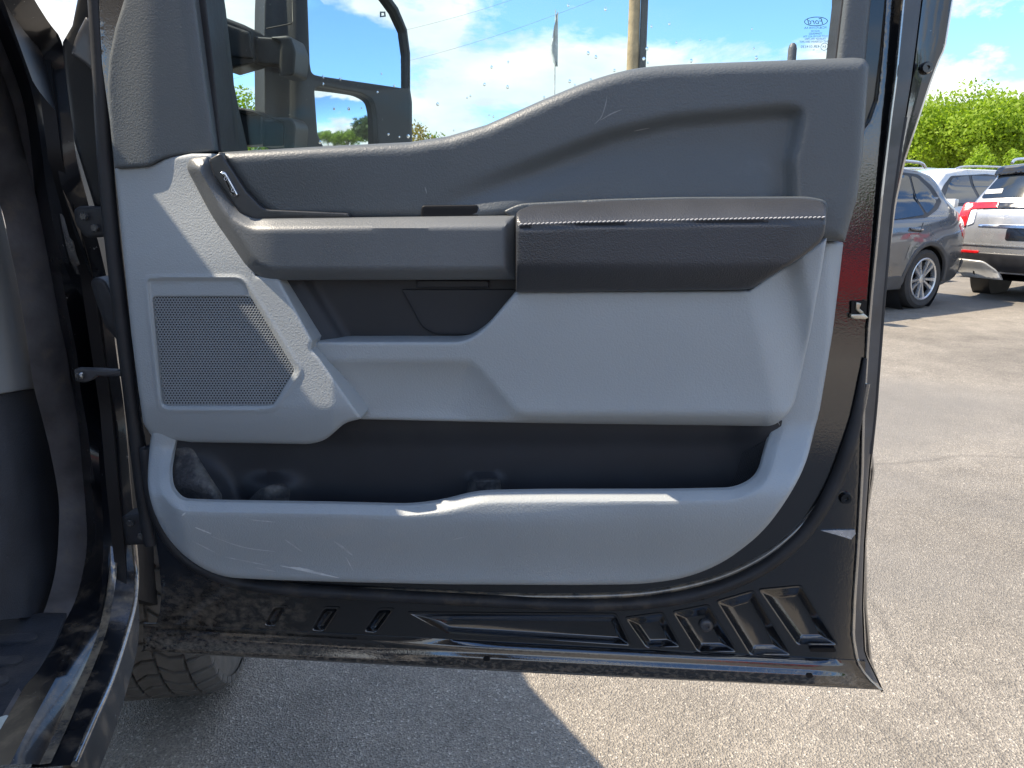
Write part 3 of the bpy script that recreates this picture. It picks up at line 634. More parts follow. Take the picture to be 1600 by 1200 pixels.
gv, gf = [], []; pitch = 4.7; row = 0; y = 465.0
while y < 634:
    x = 236+(pitch/2 if row % 2 else 0)
    xs = np.arange(x, 465, pitch)
    k = sdf(GRIF, xs, np.full(len(xs), y)) < 2.5
    for cx in xs[k]:
        wv = float(spk_base(np.array([cx]), np.array([y]))[0])-.0065
        b0 = len(gv); ro = pitch/math.sqrt(3); ri = ro*.52
        for q in range(6):
            a = math.pi/3*q+math.pi/6; gv.append(DOOR(cx+ro*math.cos(a), y+ro*math.sin(a)*.94, wv-.0004)); gv.append(DOOR(cx+ri*math.cos(a), y+ri*math.sin(a)*.94, wv)); gv.append(DOOR(cx+ri*math.cos(a), y+ri*math.sin(a)*.94, wv-.004))
        for q in range(6):
            p = (q+1) % 6; gf.append((b0+3*q, b0+3*p, b0+3*p+1, b0+3*q+1)); gf.append((b0+3*q+1, b0+3*p+1, b0+3*p+2, b0+3*q+2))
    y += pitch*math.sqrt(3)/2*.94; row += 1
M['grille'] = mat('speaker_grille_plastic', (.255, .272, .28), .5, var=(6, .06))
gr = mesh('speaker_grille', gv, gf, 'grille', trim, smooth=False); gr['kind'] = 'stuff'
panel('speaker_backing', GRI, lambda X, Y: spk_base(X, Y)-.013, 'void', trim, step=12, skirt=0)
# mid bolster
BOL = [(487, 534, 4), (726, 534, 26), (757, 514, 22), (806, 456), (1170, 454), (1292, 372), (1284, 420), (1266, 520), (1246, 612, 12), (1238, 640, 16), (1210, 666, 14), (830, 661), (562, 655, 3), (472, 548, 3)]
REC = [(500, 563), (735, 563), (752, 577), (806, 640), (826, 648), (1195, 650), (1230, 720), (480, 720)]
def bol_w(X, Y):
    w = np.full(X.shape, .0800)
    w += .012*sst(640, 480, Y)-.008                         # leans back a little to the top of the section
    s = sdf(REC, X, Y)
    w -= np.where(s < 0, .0225*(1-np.exp(s/34.)), 0)
    
    dx = X-(1170+(Y-455)*.215); w -= .026*sst(-6, 62, dx)-.012*sst(62, 100, dx)
    w -= .012*sst(545, 470, X)
    w -= .020*np.clip((Y-640)/26, 0, 1)**2*sst(780, 830, X)
    return w
panel('bolster', BOL, bol_w, 'grey', trim, step=6, r=5.5, skirt=.06)
# upper trim
UP = [(341, 238), (480, 230), (640, 222), (700, 213), (760, 195), (850, 155), (920, 126, 30), (985, 107, 40), (1050, 101, 30), (1180, 96), (1335, 90, 4), (1352, 92, 6), (1358, 103, 4), (1347, 250), (1339, 310), (1320, 377, 2), (1280, 377), (1200, 345), (780, 345), (432, 345), (406, 327, 8), (381, 300), (356, 262)]
UPR = [(600, 330), (700, 296), (830, 250), (950, 204), (1050, 181), (1150, 172), (1225, 165, 20), (1256, 170, 22), (1250, 215, 20), (1240, 250), (1248, 400), (600, 400)]
UPRF = fillet(UPR)
def up_w(X, Y):
    w = np.full(X.shape, .058)
    s = sdf(UPRF, X, Y); dep = .016*sst(650, 950, X)
    w -= dep*sst(6, -22, s)
    w += .010*sst(215, 330, Y)*sst(-20, -60, s)             # floor of the recess comes forward again
    w += .006*sst(330, 240, Y)*sst(700, 400, X)
    return w
panel('upper_trim', UP, up_w, 'char', trim, step=6.5, r=17, skirt=.05)
def up_e(X, Y): return up_w(X, Y)
M['scuff3'] = mat('thin_scratch', (.24, .24, .24), .6, var=(60, .2))
for q in ([(929, 194), (940, 182), (947, 160), (948, 150)], [(938, 188), (955, 178), (972, 171)], [(664, 292), (667, 303)], [(990, 205), (1015, 200)]):
    scuff(q, 1.6, up_e, 'scuff3')
panel('finger_cup_shade', [(659, 321, 5), (747, 320, 5), (749, 345), (657, 345)], .0615, 'void', trim, step=5, skirt=.006, r=2)  # flat near-black panel painting the shade inside the grip recess
# pull handle bar
BAR = [(291, 262, 10), (297, 247, 8), (325, 243, 5), (334, 272, 8), (374, 330, 14), (396, 342, 8), (805, 337, 2), (806, 437, 3), (416, 438, 22), (386, 420, 14), (330, 336, 20)]
def bar_w(X, Y):
    d = dist(fillet(BAR), X, Y); w = .094-.019*np.clip(1-d/17, 0, 1)
    w -= .026*sst(430, 300, X)
    return w
panel('pull_handle', BAR, bar_w, 'bar', trim, step=5.5, r=2.5, skirt=.045, ang=50)
# leather armrest
ARM = [(806, 331, 8), (830, 320, 14), (950, 314), (1060, 311), (1262, 310, 16), (1291, 316, 16), (1291, 345), (1287, 374, 14), (1262, 396, 20), (1174, 451, 6), (1150, 453), (806, 457, 2)]
def seam_y(X): return np.interp(X, [800, 900, 1000, 1150, 1295], [356, 352.5, 350, 347, 344.5])
def arm_w(X, Y):
    sy = seam_y(X); w = np.full(X.shape, .122)
    w -= .046*np.clip((sy-Y)/38, 0, 1)**1.5
    w -= .026*np.clip((Y-410)/46, 0, 1)**1.6
    w -= .004*np.exp(-((Y-sy)/2.2)**2)
    w -= .010*sst(1230, 1295, X)
    return w
panel('armrest', ARM, arm_w, 'leather', trim, step=5, r=6, skirt=.06, ang=60)
panel('armrest_backing', [(786, 330, 6), (812, 318, 12), (950, 311), (1060, 308), (1265, 307, 16), (1294, 314, 14), (1292, 336), (806, 345)], .072, 'char', trim, step=7, skirt=.02, r=3)
sv, sf = [], []
for k in range(70):
    x = 811+k*6.85
    if x > 1286: break
    y = float(seam_y(np.array([x]))[0])-5.2; w0 = float(arm_w(np.array([x]), np.array([y]))[0]); b0 = len(sv)
    a = DOOR(x, y+.9, w0+.0012); b = DOOR(x+5.6, y-.9, w0+.0012)
    t = (b-a); u = Vector((0, 0, 1))
    for p, s in ((a, .35), (a+t*.2, 1), (a+t*.8, 1), (b, .35)):
        for q in range(5):
            th = 2*math.pi*q/5; sv.append(p+(u*math.cos(th)+DN*math.sin(th))*.0011*s)
    for i in range(3):
        for q in range(5): sf.append((b0+i*5+q, b0+i*5+(q+1) % 5, b0+(i+1)*5+(q+1) % 5, b0+(i+1)*5+q))
st = mesh('seam_stitching', sv, sf, 'thread', trim); st['kind'] = 'stuff'
# map pocket behind the handle
def map_w(X, Y):
    e = X-(468+(Y-440)*.62); return .030+.030*sst(30, -40, e)-.004*np.exp(-((e-6)/10)**2)*-1
panel('map_pocket', [(426, 425), (835, 425), (830, 470), (745, 548), (478, 548)], map_w, 'black', trim, step=6, skirt=.02)
panel('pocket_lid', [(627, 452, 4), (830, 452), (815, 470), (740, 523, 4), (680, 523, 18), (660, 512, 8)], .0345, 'black', trim, step=7, r=2, skirt=.004)
panel('lid_hinge', [(651, 438), (764, 438), (764, 450, 2), (651, 450, 2)], .036, 'black', trim, step=6, r=2, skirt=.006)
tube('map_pocket_seam', [DOOR(430, 436, .071), DOOR(489, 531, .071)], .0012, 'void', trim, n=6)
# switch bezel and window switch
panel('switch_bezel', [(326, 249, 4), (345, 238), (361, 262), (386, 300), (412, 327, 10), (545, 333, 4), (548, 341), (400, 345), (374, 333), (334, 275)], lambda X, Y: .068+.003*sst(400, 330, X), 'satin', trim, step=5, r=3, skirt=.012)
swo = [(343, 268, 6), (352, 268, 6), (373, 306, 5), (362, 308, 5)]
panel('window_switch', swo, .0745, 'chrome', trim, step=3, r=1.5, skirt=.006)
panel('switch_rocker', [(346, 271.5, 4), (351, 271.5, 4), (369.5, 304, 4), (363, 304.5, 4)], .0757, 'gloss', trim, step=3, r=1.2, skirt=.003)
M['icon'] = mat('printed_icon', (.6, .6, .6), .5, var=(50, .05))
for ix, iy in ((352.5, 279), (363.5, 297)):
    ring('switch_icon', ix, iy, .0022, .0026, .0007, .0768, 'icon', trim, 12)
# mirror sail trim
SAIL = [(197, -60), (194, 0), (180, 45), (171, 90), (168, 132), (170, 170), (175, 225), (179, 263, 2), (232, 260, 6), (252, 249, 10), (276, 243, 10), (337, 236, 2), (332, 200), (318, 100), (305, 0), (297, -60)]
panel('sail_trim', SAIL, lambda X, Y: .020+.010*sst(170, 240, X)-.006*sst(285, 335, X-(Y*.13)), 'char', trim, step=7, r=5, skirt=.05)
# ================================================================== SIDE MIRROR
MN = (Matrix.Rotation(R(54), 3, 'Z') @ DN); MN = (MN+Vector((0, 0, .05))).normalized()
MIR = Plane(at(545, 120, 1.50), MN)
GU = [(478, -70), (484, 100, 4), (487, 116, 8), (500, 119), (637, 139, 3), (637, 85), (632, 48), (618, 18), (602, -4), (565, -70)]
GL = [(491, 140, 4), (500, 134, 6), (565, 146, 8), (583, 156, 8), (587, 175, 8), (591, 231), (505, 229), (496, 210, 4)]
HOUS = [(416, -75), (413, 10), (412, 60), (413, 180), (425, 222, 10), (442, 238), (644, 238), (644, 160, 4), (641, 140), (641, 84), (636, 46), (622, 12), (606, -10), (572, -75)]
mirror = panel('side_mirror', HOUS, lambda X, Y: .0-.045*sst(475, 420, X)+.004*sst(-1, -6, -np.minimum(dist(fillet(GU), X, Y), dist(fillet(GL), X, Y)))*0, 'mirrorcase', truck, P=MIR, nvec=MN, holes=[GU, GL], step=6, r=4, hr=2.5, skirt=.03, mpp=.0012)
panel('mirror_glass', GU, -.012, 'mirror', mirror, P=MIR, nvec=MN, step=20, skirt=.004, mpp=.0012)
MN2 = (Matrix.Rotation(R(-4), 3, 'X') @ MN)
panel('convex_mirror_glass', GL, lambda X, Y: -.012-.0000012*((X-545)**2+(Y-185)**2), 'mirror', mirror, P=MIR, nvec=MN, step=8, skirt=.004, mpp=.0012)
tube('housing_seam', [MIR(416, 45, -.028), MIR(455, 37, .0008), MIR(457, 34, .0008), MIR(456, -70, .0008)], .0012, 'void', mirror, n=5)
panel('heated_glass_mark', [(594, 18), (602, 18), (603, 26), (594, 27)], -.0115, 'ink', mirror, P=MIR, nvec=MN, step=4, skirt=0, holes=[[(596, 20), (600.5, 20), (601, 24), (596, 25)]])
AP = Plane(DOOR.o-DN*.22, DN)
arm1 = panel('mirror_arm', [(322, 16, 4), (385, 40, 8), (395, 48, 4), (399, 98, 6), (352, 112, 6), (340, 90)], lambda X, Y: .02-.012*sst(100, 112, Y), 'mirrorcase', mirror, P=AP, step=6, r=5, skirt=.05)
panel('arm_cap', [(334, 30, 4), (390, 50, 4), (396, 92, 5), (354, 88, 8)], .0245, 'mirrorcase', mirror, P=AP, step=6, r=3, skirt=.006)
panel('mirror_arm', [(396, 57), (442, 60, 4), (440, 102, 3), (398, 98)], .010, 'mirrorcase', mirror, P=AP, step=6, r=3, skirt=.04)
panel('arm_collar', [(420, 58, 6), (454, 55, 8), (463, 80, 6), (460, 118, 6), (436, 120, 6), (438, 66, 4)], .018, 'mirrorcase', mirror, P=AP, step=5, r=4, skirt=.06)
panel('mirror_arm', [(352, 163, 3), (398, 172, 6), (406, 180, 4), (354, 174, 3)], .026, 'mirrorcase', mirror, P=AP, step=5, r=4, skirt=.05)
panel('mirror_arm', [(355, 174, 3), (409, 181, 5), (411, 226, 5), (369, 228, 6)], .02, 'mirrorcase', mirror, P=AP, step=6, r=3, skirt=.05)
panel('mirror_arm', [(409, 188), (444, 188, 4), (444, 228, 4), (411, 229)], .010, 'mirrorcase', mirror, P=AP, step=6, r=3, skirt=.04)
panel('arm_collar', [(420, 184, 6), (455, 183, 10), (463, 195, 8), (460, 236), (444, 236), (444, 192, 4)], .018, 'mirrorcase', mirror, P=AP, step=5, r=4, skirt=.06)
panel('mirror_base', [(300, -60), (318, -60), (324, 10), (340, 90), (356, 170), (372, 240), (330, 246)], -.07, 'mirrorcase', mirror, step=8, r=3, skirt=.04)
# ================================================================== BODY: aperture, sill, kick panel
def bl(line, q, n=110, ys=None):
    a = np.array(catmull(line, 6)); yy = np.linspace(-25, 1195, n); y0, y1 = a[0], a[-1]
    s0 = (a[1]-a[0]); s1 = (a[-1]-a[-2]); res = []
    for y in yy:
        x = y0[0]+(y-y0[1])*s0[0]/s0[1] if y < y0[1] else (y1[0]+(y-y1[1])*s1[0]/s1[1] if y > y1[1] else np.interp(y, a[:, 1], a[:, 0]))
        res.append(BODY(float(x), float(y), q))
    return res
A = [(-75, 130), (-40, 225), (0, 320), (15, 385), (27, 440), (40, 520), (52, 600), (66, 655), (80, 712), (91, 775), (92, 825), (86, 895), (67, 960), (40, 1012), (10, 1070), (-25, 1135), (-60, 1200)]
B = [(-25, 10), (0, 75), (32, 155), (46, 225), (60, 300), (75, 375), (88, 440), (100, 512), (110, 550), (118, 600), (128, 662), (134, 725), (138, 790), (137, 850), (130, 900), (118, 940), (100, 980), (82, 1012), (57, 1055), (32, 1100), (0, 1160), (-28, 1215)]
Bb = [(-8, -30), (25, 55), (52, 130), (66, 200), (76, 300), (88, 375), (98, 440), (112, 512), (121, 560), (126, 610), (136, 665), (144, 730), (155, 790), (160, 850), (152, 910), (140, 955), (120, 1000), (98, 1040), (76, 1080), (46, 1135), (15, 1195), (-5, 1235)]
C = [(5, -40), (30, 40), (58, 115), (72, 165), (84, 245), (90, 300), (99, 350), (110, 400), (123, 432), (140, 475), (155, 512), (171, 565), (177, 610), (173, 662), (169, 705), (172, 750), (175, 812), (174, 870), (172, 905), (166, 945), (158, 985), (140, 1035), (120, 1080), (95, 1137), (65, 1200), (45, 1240)]
Dd = [(36, -30), (52, 0), (75, 35), (97, 68), (108, 150), (120, 250), (140, 330), (165, 430), (183, 560), (194, 640), (204, 760), (216, 880), (216, 925), (209, 967), (180, 1060), (150, 1130), (120, 1200), (100, 1245)]
nA = 110
LA, LB, LBb, LC, LD = (bl(x, q) for x, q in ((A, -.16), (B, -.115), (Bb, -.075), (C, -.045), (Dd, 0)))
mid = lambda a, b, f, dq=0: [p*(1-f)+q*f+TQ*dq for p, q in zip(a, b)]
loft('aperture_seal', [LA, mid(LA, LB, .15, .016), mid(LA, LB, .4, .024), mid(LA, LB, .62, .020), mid(LA, LB, .70, .012), mid(LA, LB, .8, .017), mid(LA, LB, .93, .014), LB, mid(LB, LBb, .1, -.02)], 'bodyseal', truck)
loft('aperture_flange', [mid(LB, LBb, .02, -.01), mid(LB, LBb, .05, .006), mid(LB, LBb, .16, .006), mid(LB, LBb, .2, -.006)], 'edge', truck)
loft('door_pillar', [mid(LB, LBb, .1, -.012), LBb, mid(LBb, LC, .5, .006), mid(LBb, LC, .9, .0)], 'aperture', truck)
loft('pillar_flange', [mid(LBb, LC, .86, .0), mid(LBb, LC, .93, .012), LC, mid(LC, LD, .03, -.004)], 'edge', truck)
loft('rocker', [mid(LC, LD, .01, -.006), mid(LC, LD, .15, -.022), mid(LC, LD, .55, -.016), mid(LC, LD, .8, .0), mid(LC, LD, .93, .004), LD, [p+TQ*-.03-Vector((0, 0, .02)) for p in LD], [p+TA*.05+TQ*-.02-Vector((0, 0, .12)) for p in LD]], 'aperture', truck)
sl_ = LD[int(nA*.70):]
tube('rocker_edge_trim', [p-TQ*.004+Vector((0, 0, .002)) for p in sl_], .005, 'edge', truck, n=7)
# cowl side / fender filling the hinge gap, rear of the front wheel arch
def fpt(px, py, q=-.012): return BODY(px, py, q)
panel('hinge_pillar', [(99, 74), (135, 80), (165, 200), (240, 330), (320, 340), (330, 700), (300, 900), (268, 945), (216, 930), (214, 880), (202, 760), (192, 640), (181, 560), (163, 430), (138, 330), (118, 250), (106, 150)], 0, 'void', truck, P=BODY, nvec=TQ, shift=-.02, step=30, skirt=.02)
# hinges, check strap, wiring boot
KP = Plane(BODY.o-TQ*.005+TA*0, DN)
HG = Plane(DOOR.o-DN*.02, DN)
panel('hinge', [(115, 328, 8), (124, 322, 6), (165, 322), (168, 370), (135, 372, 8), (118, 350, 6)], 0, 'rubber', truck, P=HG, r=6, step=5, skirt=.03)
panel('hinge', [(190, 806, 6), (236, 800, 4), (243, 834), (236, 850), (198, 852, 6), (194, 830)], 0, 'rubber', truck, P=HG, r=5, step=5, skirt=.03)
panel('check_strap', [(116, 576, 4), (150, 577), (180, 579), (214, 575), (214, 588), (180, 588), (150, 588), (136, 598, 6), (118, 596, 6)], .004, 'flange', truck, P=HG, r=3, step=4, skirt=.012)
for bx, by in ((133, 338), (150, 356), (206, 816), (222, 836)):
    cb_ = HG(bx, by, .0015); vs, fs = lathe([(0, .0062), (.005, .0062), (.0065, .005), (.0065, .0002)], 6)
    mesh('hinge_bolt', [cb_+DN*v.x+DT*v.y+Vector((0, 0, 1))*v.z for v in vs], fs, 'edge', truck, ang=30)
c0 = HG(127, 587, .008)
vs, fs = lathe([(0, .006), (.006, .006), (.008, .004), (.008, .0002)], 12)
mesh('strap_bolt', [c0+DN*v.x+DT*v.y+Vector((0, 0, 1))*v.z for v in vs], fs, 'edge', truck)
panel('wiring_boot', [(141, 440, 8), (150, 432, 8), (164, 436, 10), (182, 470), (206, 530), (198, 545), (178, 526, 6), (165, 510), (150, 470)], lambda X, Y: -.004+0*X, 'rubber', truck, P=HG, r=7, step=5, skirt=.03)
bp = [HG(x, y, .0) for x, y in catmull([(196, 536), (206, 560), (212, 590), (213, 620), (212, 652)], 8)]
tube('boot_bellows', bp, [.011 if i % 4 < 2 else .008 for i in range(len(bp))], 'rubber', truck, n=10)
# interior beyond the seal: grey side trim, dark kick panel, sill plate
IN = Plane(BODY.o-TQ*.17, TQ)
panel('dash_side_trim', [(-160, 180), (-70, 180), (0, 318), (15, 383), (27, 438), (41, 520), (56, 606), (16, 613), (-160, 640)], lambda X, Y: .0+.008*sst(4, -4, X-(2+(Y-480)*.14))*sst(430, 470, Y), 'grey_shade', truck, P=IN, nvec=TQ, step=9, r=3, skirt=.03)
panel('kick_panel', [(-160, 640), (15, 614), (56, 607), (68, 650), (83, 710), (95, 775), (96, 825), (90, 895), (68, 962), (-160, 985)], lambda X, Y: -.006-.03*sst(40, -100, X), 'kick', truck, P=IN, nvec=TQ, step=10, skirt=.02)
SI = Plane((0, 0, .63), (0, 0, 1))
def sillP(px, py, w=0): return ground(px, py, .645+w)
SN = Vector((0, 0, 1))
panel('sill_plate', [(-200, 985), (70, 957), (104, 958), (84, 1008), (58, 1052), (32, 1098), (0, 1158), (-25, 1205), (-200, 1290)], 0, 'kick', truck, P=lambda a, b, c: sillP(a, b, c-.03), nvec=SN, step=14, r=2, skirt=.03)
for yy in (993, 1028, 1060):
    panel('sill_rib', [(-60, yy+2), (54-(yy-993)*.65, yy-5, 5), (60-(yy-993)*.65, yy+2, 5), (50-(yy-993)*.65, yy+9, 5), (-60, yy+18)], 0, 'kick', truck, P=lambda a, b, c: sillP(a, b, c-.024), nvec=SN, step=6, r=3, skirt=.008)
M['pale_sill'] = mat('pale_sill_patch', (.62, .66, .60), .5, var=(20, .1))
panel('sill_patch', [(-30, 1130), (10, 1117, 2), (17, 1120, 2), (-6, 1146), (-30, 1150)], 0, 'pale_sill', truck, P=lambda a, b, c: sillP(a, b, c-.027), nvec=SN, step=6, skirt=.002)  # thin pale patch lying on the sill plate
# windshield pillar, roof, cab shell (they throw the shade the picture shows)
def tr(u, q, z): return BODY.o.xy.to_3d()+TA*u+TQ*q+Vector((0, 0, z))
Q_R, Z_R = -.30, 2.03
def prism(name, prof, u0, u1, m, parent=truck, n=2):
    lines = [[tr(u0+(u1-u0)*i/n, q, z) for i in range(n+1)] for q, z in prof]
    return loft(name, lines, m, parent)
prism('cab_roof', [(Q_R-.05, Z_R-.05), (Q_R, Z_R-.03), (Q_R-.01, Z_R), (Q_R-.12, Z_R+.03), (Q_R-.8, Z_R+.06), (-1.75, Z_R+.03), (-1.86, Z_R), (-1.87, Z_R-.04), (-1.8, Z_R-.06), (Q_R-.06, Z_R-.06)], .80, -3.0, 'bodypaint')  # out of view; front edge stretched forward to shade the door's hinge side
loft('far_cab_side', [[tr(u, q, z) for u in (.9, -3.0)] for q, z in ((-2.0, .5), (-2.04, 1.0), (-2.0, 1.42))], 'bodypaint', truck)
loft('windshield_pillar', [[tr(.92, -.16+dq, 1.35), tr(.78, -.34+dq, Z_R-.02)] for dq in (0, .05)]+[[tr(.80, -.11, 1.36), tr(.72, -.30, Z_R-.03)]], 'bodypaint', truck)
loft('hood', [[tr(u, q, z) for u, z in ((.95, 1.30), (1.6, 1.26), (2.3, 1.18), (2.4, .9))] for q in (-1.9, -1.0, -.15)], 'bodypaint', truck)
box('dashboard', tr(.75, -1.0, 1.05), (1.5, .5, .45), 'char', truck, rot=Matrix((TQ, TA, Vector((0, 0, 1)))).transposed(), bev=.06)
box('cab_floor', tr(-1.0, -1.05, .56), (1.7, 3.6, .05), 'kick', truck, rot=Matrix((TQ, TA, Vector((0, 0, 1)))).transposed(), bev=.01)
# ---- front wheel
WR, WW = .425, .31
wheel = empty('wheel', ground(300, 1045)+Vector((0, 0, WR))); wheel.location = Vector((-.95, 2.03, WR))
steer = R(7)
wax = (Matrix.Rotation(-steer, 3, 'Z') @ TQ); wfw = Vector((-wax.y, wax.x, 0))
WM = Matrix((wax, wfw, Vector((0, 0, 1)))).transposed().to_4x4()
wheel.parent = truck; wheel.matrix_parent_inverse = Matrix.Translation(truck.location).inverted(); wheel.rotation_euler = WM.to_euler()
vs, fs = lathe([(-.12, .24), (-.145, .28), (-.155, .36), (-.14, .405), (-.11, .412), (0, .415), (.11, .412), (.14, .405), (.155, .36), (.145, .28), (.12, .24)], 64)
mesh('tyre', vs, fs, 'tyre', wheel, local=True)
vs, fs = lathe([(-.12, .245), (.10, .245), (.11, .22), (.06, .19), (.07, .06), (.07, .001)], 32)
mesh('rim', vs, fs, 'darksteel', wheel, local=True)
def block_mesh(name, poly, h):
    vs, fs = [], []; n = len(poly)
    for s, k in ((1, 0.0), (1, h*.8), (.93, h)):
        cx = sum(p[0] for p in poly)/n; ct = sum(p[1] for p in poly)/n
        for x, t in poly:
            xx, tt = cx+(x-cx)*s, ct+(t-ct)*s; rr = .408+k-.045*max(0, abs(xx)-.11)/.03*.35
            vs.append((xx, rr*math.sin(tt), -rr*math.cos(tt)))
    for j in range(2):
        for i in range(n): fs.append((j*n+i, j*n+(i+1) % n, (j+1)*n+(i+1) % n, (j+1)*n+i))
    fs.append(tuple(2*n+i for i in range(n)))
    me = bpy.data.meshes.new(name); me.from_pydata(vs, [], fs); me.materials.append(M['tyre']); me.update(); return me
NB = 44; da = 2*math.pi/NB
g_ = .0055
def rowpoly(x0, x1, sk, zig): # chunky, slightly hooked block
    e = .10*da
    return [(x0, -da/2+e-sk), (x0+(x1-x0)*.45, -da/2+e-sk*.2+zig), (x1, -da/2+e+sk), (x1, da/2-e+sk), (x0+(x1-x0)*.55, da/2-e+sk*.2+zig), (x0, da/2-e-sk)]
rows = [(-.152, -.100, .0, .0), (-.094, -.034, .035, .03), (-.028, .028, -.03, -.03), (.034, .094, .035, .03), (.100, .152, .0, .0)]
for ri_, (x0, x1, sk, zg) in enumerate(rows):
    bmesh_ = block_mesh('tread_block', rowpoly(x0, x1, sk, zg), .017)
    for k in range(NB):
        o = bpy.data.objects.new('tread_block', bmesh_); COL.objects.link(o); o.parent = wheel
        o.rotation_euler = (da*(k+.5*(ri_ % 2)), 0, 0)
# ================================================================== PARKED CARS
def paintm(name, col, metal=.5, rough=.3): return mat(name, col, rough, metal=metal, coat=1, var=(4, .06), coat_bump=(60, .02, .001))
M['pgrey'] = paintm('metallic_grey_paint', (.13, .135, .14)); M['psilver'] = paintm('silver_paint', (.34, .34, .335)); M['pwhite'] = paintm('white_paint', (.62, .62, .60), 0)
M['pred'] = paintm('red_paint', (.7, .008, .014), .0)
M['carglass'] = mat('dark_car_glass', (.012, .016, .020), .04, spec=.6, coat=.5, var=(2, .2))
M['cartrim'] = mat('car_black_trim', (.02, .02, .022), .45, var=(8, .2)); M['cladding'] = mat('grey_cladding', (.07, .07, .07), .55, var=(8, .2))
M['tail'] = mat('red_tail_lens', (.55, .01, .012), .12, coat=.8, var=(30, .2)); M['clear'] = mat('clear_lens', (.75, .75, .76), .15, coat=.8, var=(30, .1))
M['alloy'] = mat('bright_alloy', (.62, .63, .64), .28, metal=.8, var=(10, .1)); M['cartyre'] = mat('car_tyre', (.05, .047, .044), .8, var=(20, .2))
M['paper'] = mat('paper_notice', (.75, .75, .72), .7, var=(15, .04)); M['skid'] = mat('skid_plate_silver', (.5, .49, .46), .35, metal=.3, var=(9, .1))
def car(name, loc, fwd, label, cat, Lc, Wc, top, belt, wb, paint, model, group='parked vehicles'):
    rz = math.atan2(fwd[1], fwd[0]); root = empty(name, loc, rz); tag(root, label, cat, group)
    hw = Wc/2; rw = 1.0 if model == 'cross' else 1.05; fw = rw+wb; ra = .405; wr = .355 if model == 'cross' else .375
    def arch(cx, rev=True):
        return [(cx+ra*math.cos(t), .27+ra*math.sin(t)+.08) for t in np.linspace(0, math.pi, 13)]
    if model == 'cross':
        sil = [(.13, .33), (.03, .48), (.0, .72), (.04, .90), (.10, 1.02), (.30, 1.26), (.50, 1.50), (.60, 1.57), (.85, top-.05), (1.5, top), (2.1, top-.01), (2.6, top-.08), (3.40, 1.12), (4.1, 1.0), (Lc-.12, .86), (Lc, .65), (Lc-.03, .40), (Lc-.15, .25)]
    else:
        sil = [(.12, .36), (.04, .50), (.02, .74), (.03, .90), (.08, 1.10), (.28, 1.46), (.42, 1.66), (.55, top-.05), (1.2, top-.005), (2.2, top), (2.9, top-.08), (3.75, 1.20), (4.6, 1.08), (Lc-.1, .95), (Lc, .7), (Lc-.03, .42), (Lc-.15, .27)]
    z0 = .25
    bottom = [(fw+ra, z0)]+[(x, z) for x, z in arch(fw)]+[(fw-ra, z0), (rw+ra, z0)]+[(x, z) for x, z in arch(rw)]+[(rw-ra, z0)]
    outl = sil+bottom
    def H(X, Z):
        h = np.full(np.shape(X), hw, float)
        h = h-.05*np.clip((.55-Z)/.3, 0, 1)-.05*np.clip((Z-.75)/(belt-.75), 0, 2)**2*.7
        h = h-np.where(Z > belt, (Z-belt)/(top-belt)*.24, 0)
        h = h-.16*np.clip((.55-X)/.55, 0, 1)**2-.22*np.clip((X-(Lc-.8))/.8, 0, 1)**2
        for cx in (rw, fw):   # arch flare
            d = np.hypot(X-cx, Z-.35); h = h+.018*np.exp(-((d-ra-.03)/.06)**2)
        h = h+.010*np.exp(-((Z-(belt-.14-.02*X))/.03)**2)*(Z < belt)
        return h
    def side(s):
        return (lambda a, b, c: Vector((a-Lc/2, s*c, b))), Vector((0, s, 0))
    for s in (1, -1):
        P, nv = side(s); panel('body', outl, H, paint, root, P=P, nvec=nv, mpp=1, step=.085, r=.03, skirt=0, local=True, ang=50)
    # top, tail and nose skin across the car
    ln = densify(sil, .07, closed=False); Lx, Lz = ln[:, 0], ln[:, 1]; hh = H(Lx, Lz)-.03
    lines = []
    for f in np.linspace(-1, 1, 15):
        crown = (1-abs(f)**2.5); lines.append([Vector((x-Lc/2-(.10*crown if x < .6 else 0)+(.12*crown if x > Lc-.6 else 0), f*h, z+.022*crown*(z > .95))) for x, z, h in zip(Lx, Lz, hh)])
    loft('body_shell', lines, paint, root, local=True, ang=60)
    loft('underbody', [[Vector((x-Lc/2, y, .27)) for x in np.linspace(.1, Lc-.15, 12)] for y in (-hw+.1, hw-.1)], 'cartrim', root, local=True)
    if model == 'cross':
        band = [(.50, 1.27), (.62, 1.44), (.86, top-.10), (1.6, top-.055), (2.5, top-.11), (3.2, belt+.10), (3.15, belt), (1.0, belt+.06), (.70, belt+.15)]
        panes = [[(.62, 1.27), (.70, 1.40), (.90, top-.14), (1.02, top-.12), (.98, belt+.10), (.80, belt+.16)], [(1.06, top-.12), (1.75, top-.09), (1.75, belt+.04), (1.03, belt+.09)], [(1.85, top-.09), (2.45, top-.14), (3.0, belt+.12), (2.9, belt+.03), (1.85, belt+.04)]]
    else:
        band = [(.45, belt+.06), (.62, 1.58), (.74, top-.13), (1.6, top-.085), (2.75, top-.13), (3.55, belt+.08), (3.5, belt), (.5, belt+.02)]
        panes = [[(.56, belt+.08), (.72, 1.57), (.82, top-.16), (1.22, top-.13), (1.12, belt+.07)], [(1.30, top-.13), (2.1, top-.12), (2.1, belt+.05), (1.20, belt+.07)], [(2.2, top-.12), (2.72, top-.17), (3.3, belt+.10), (3.25, belt+.05), (2.2, belt+.05)]]
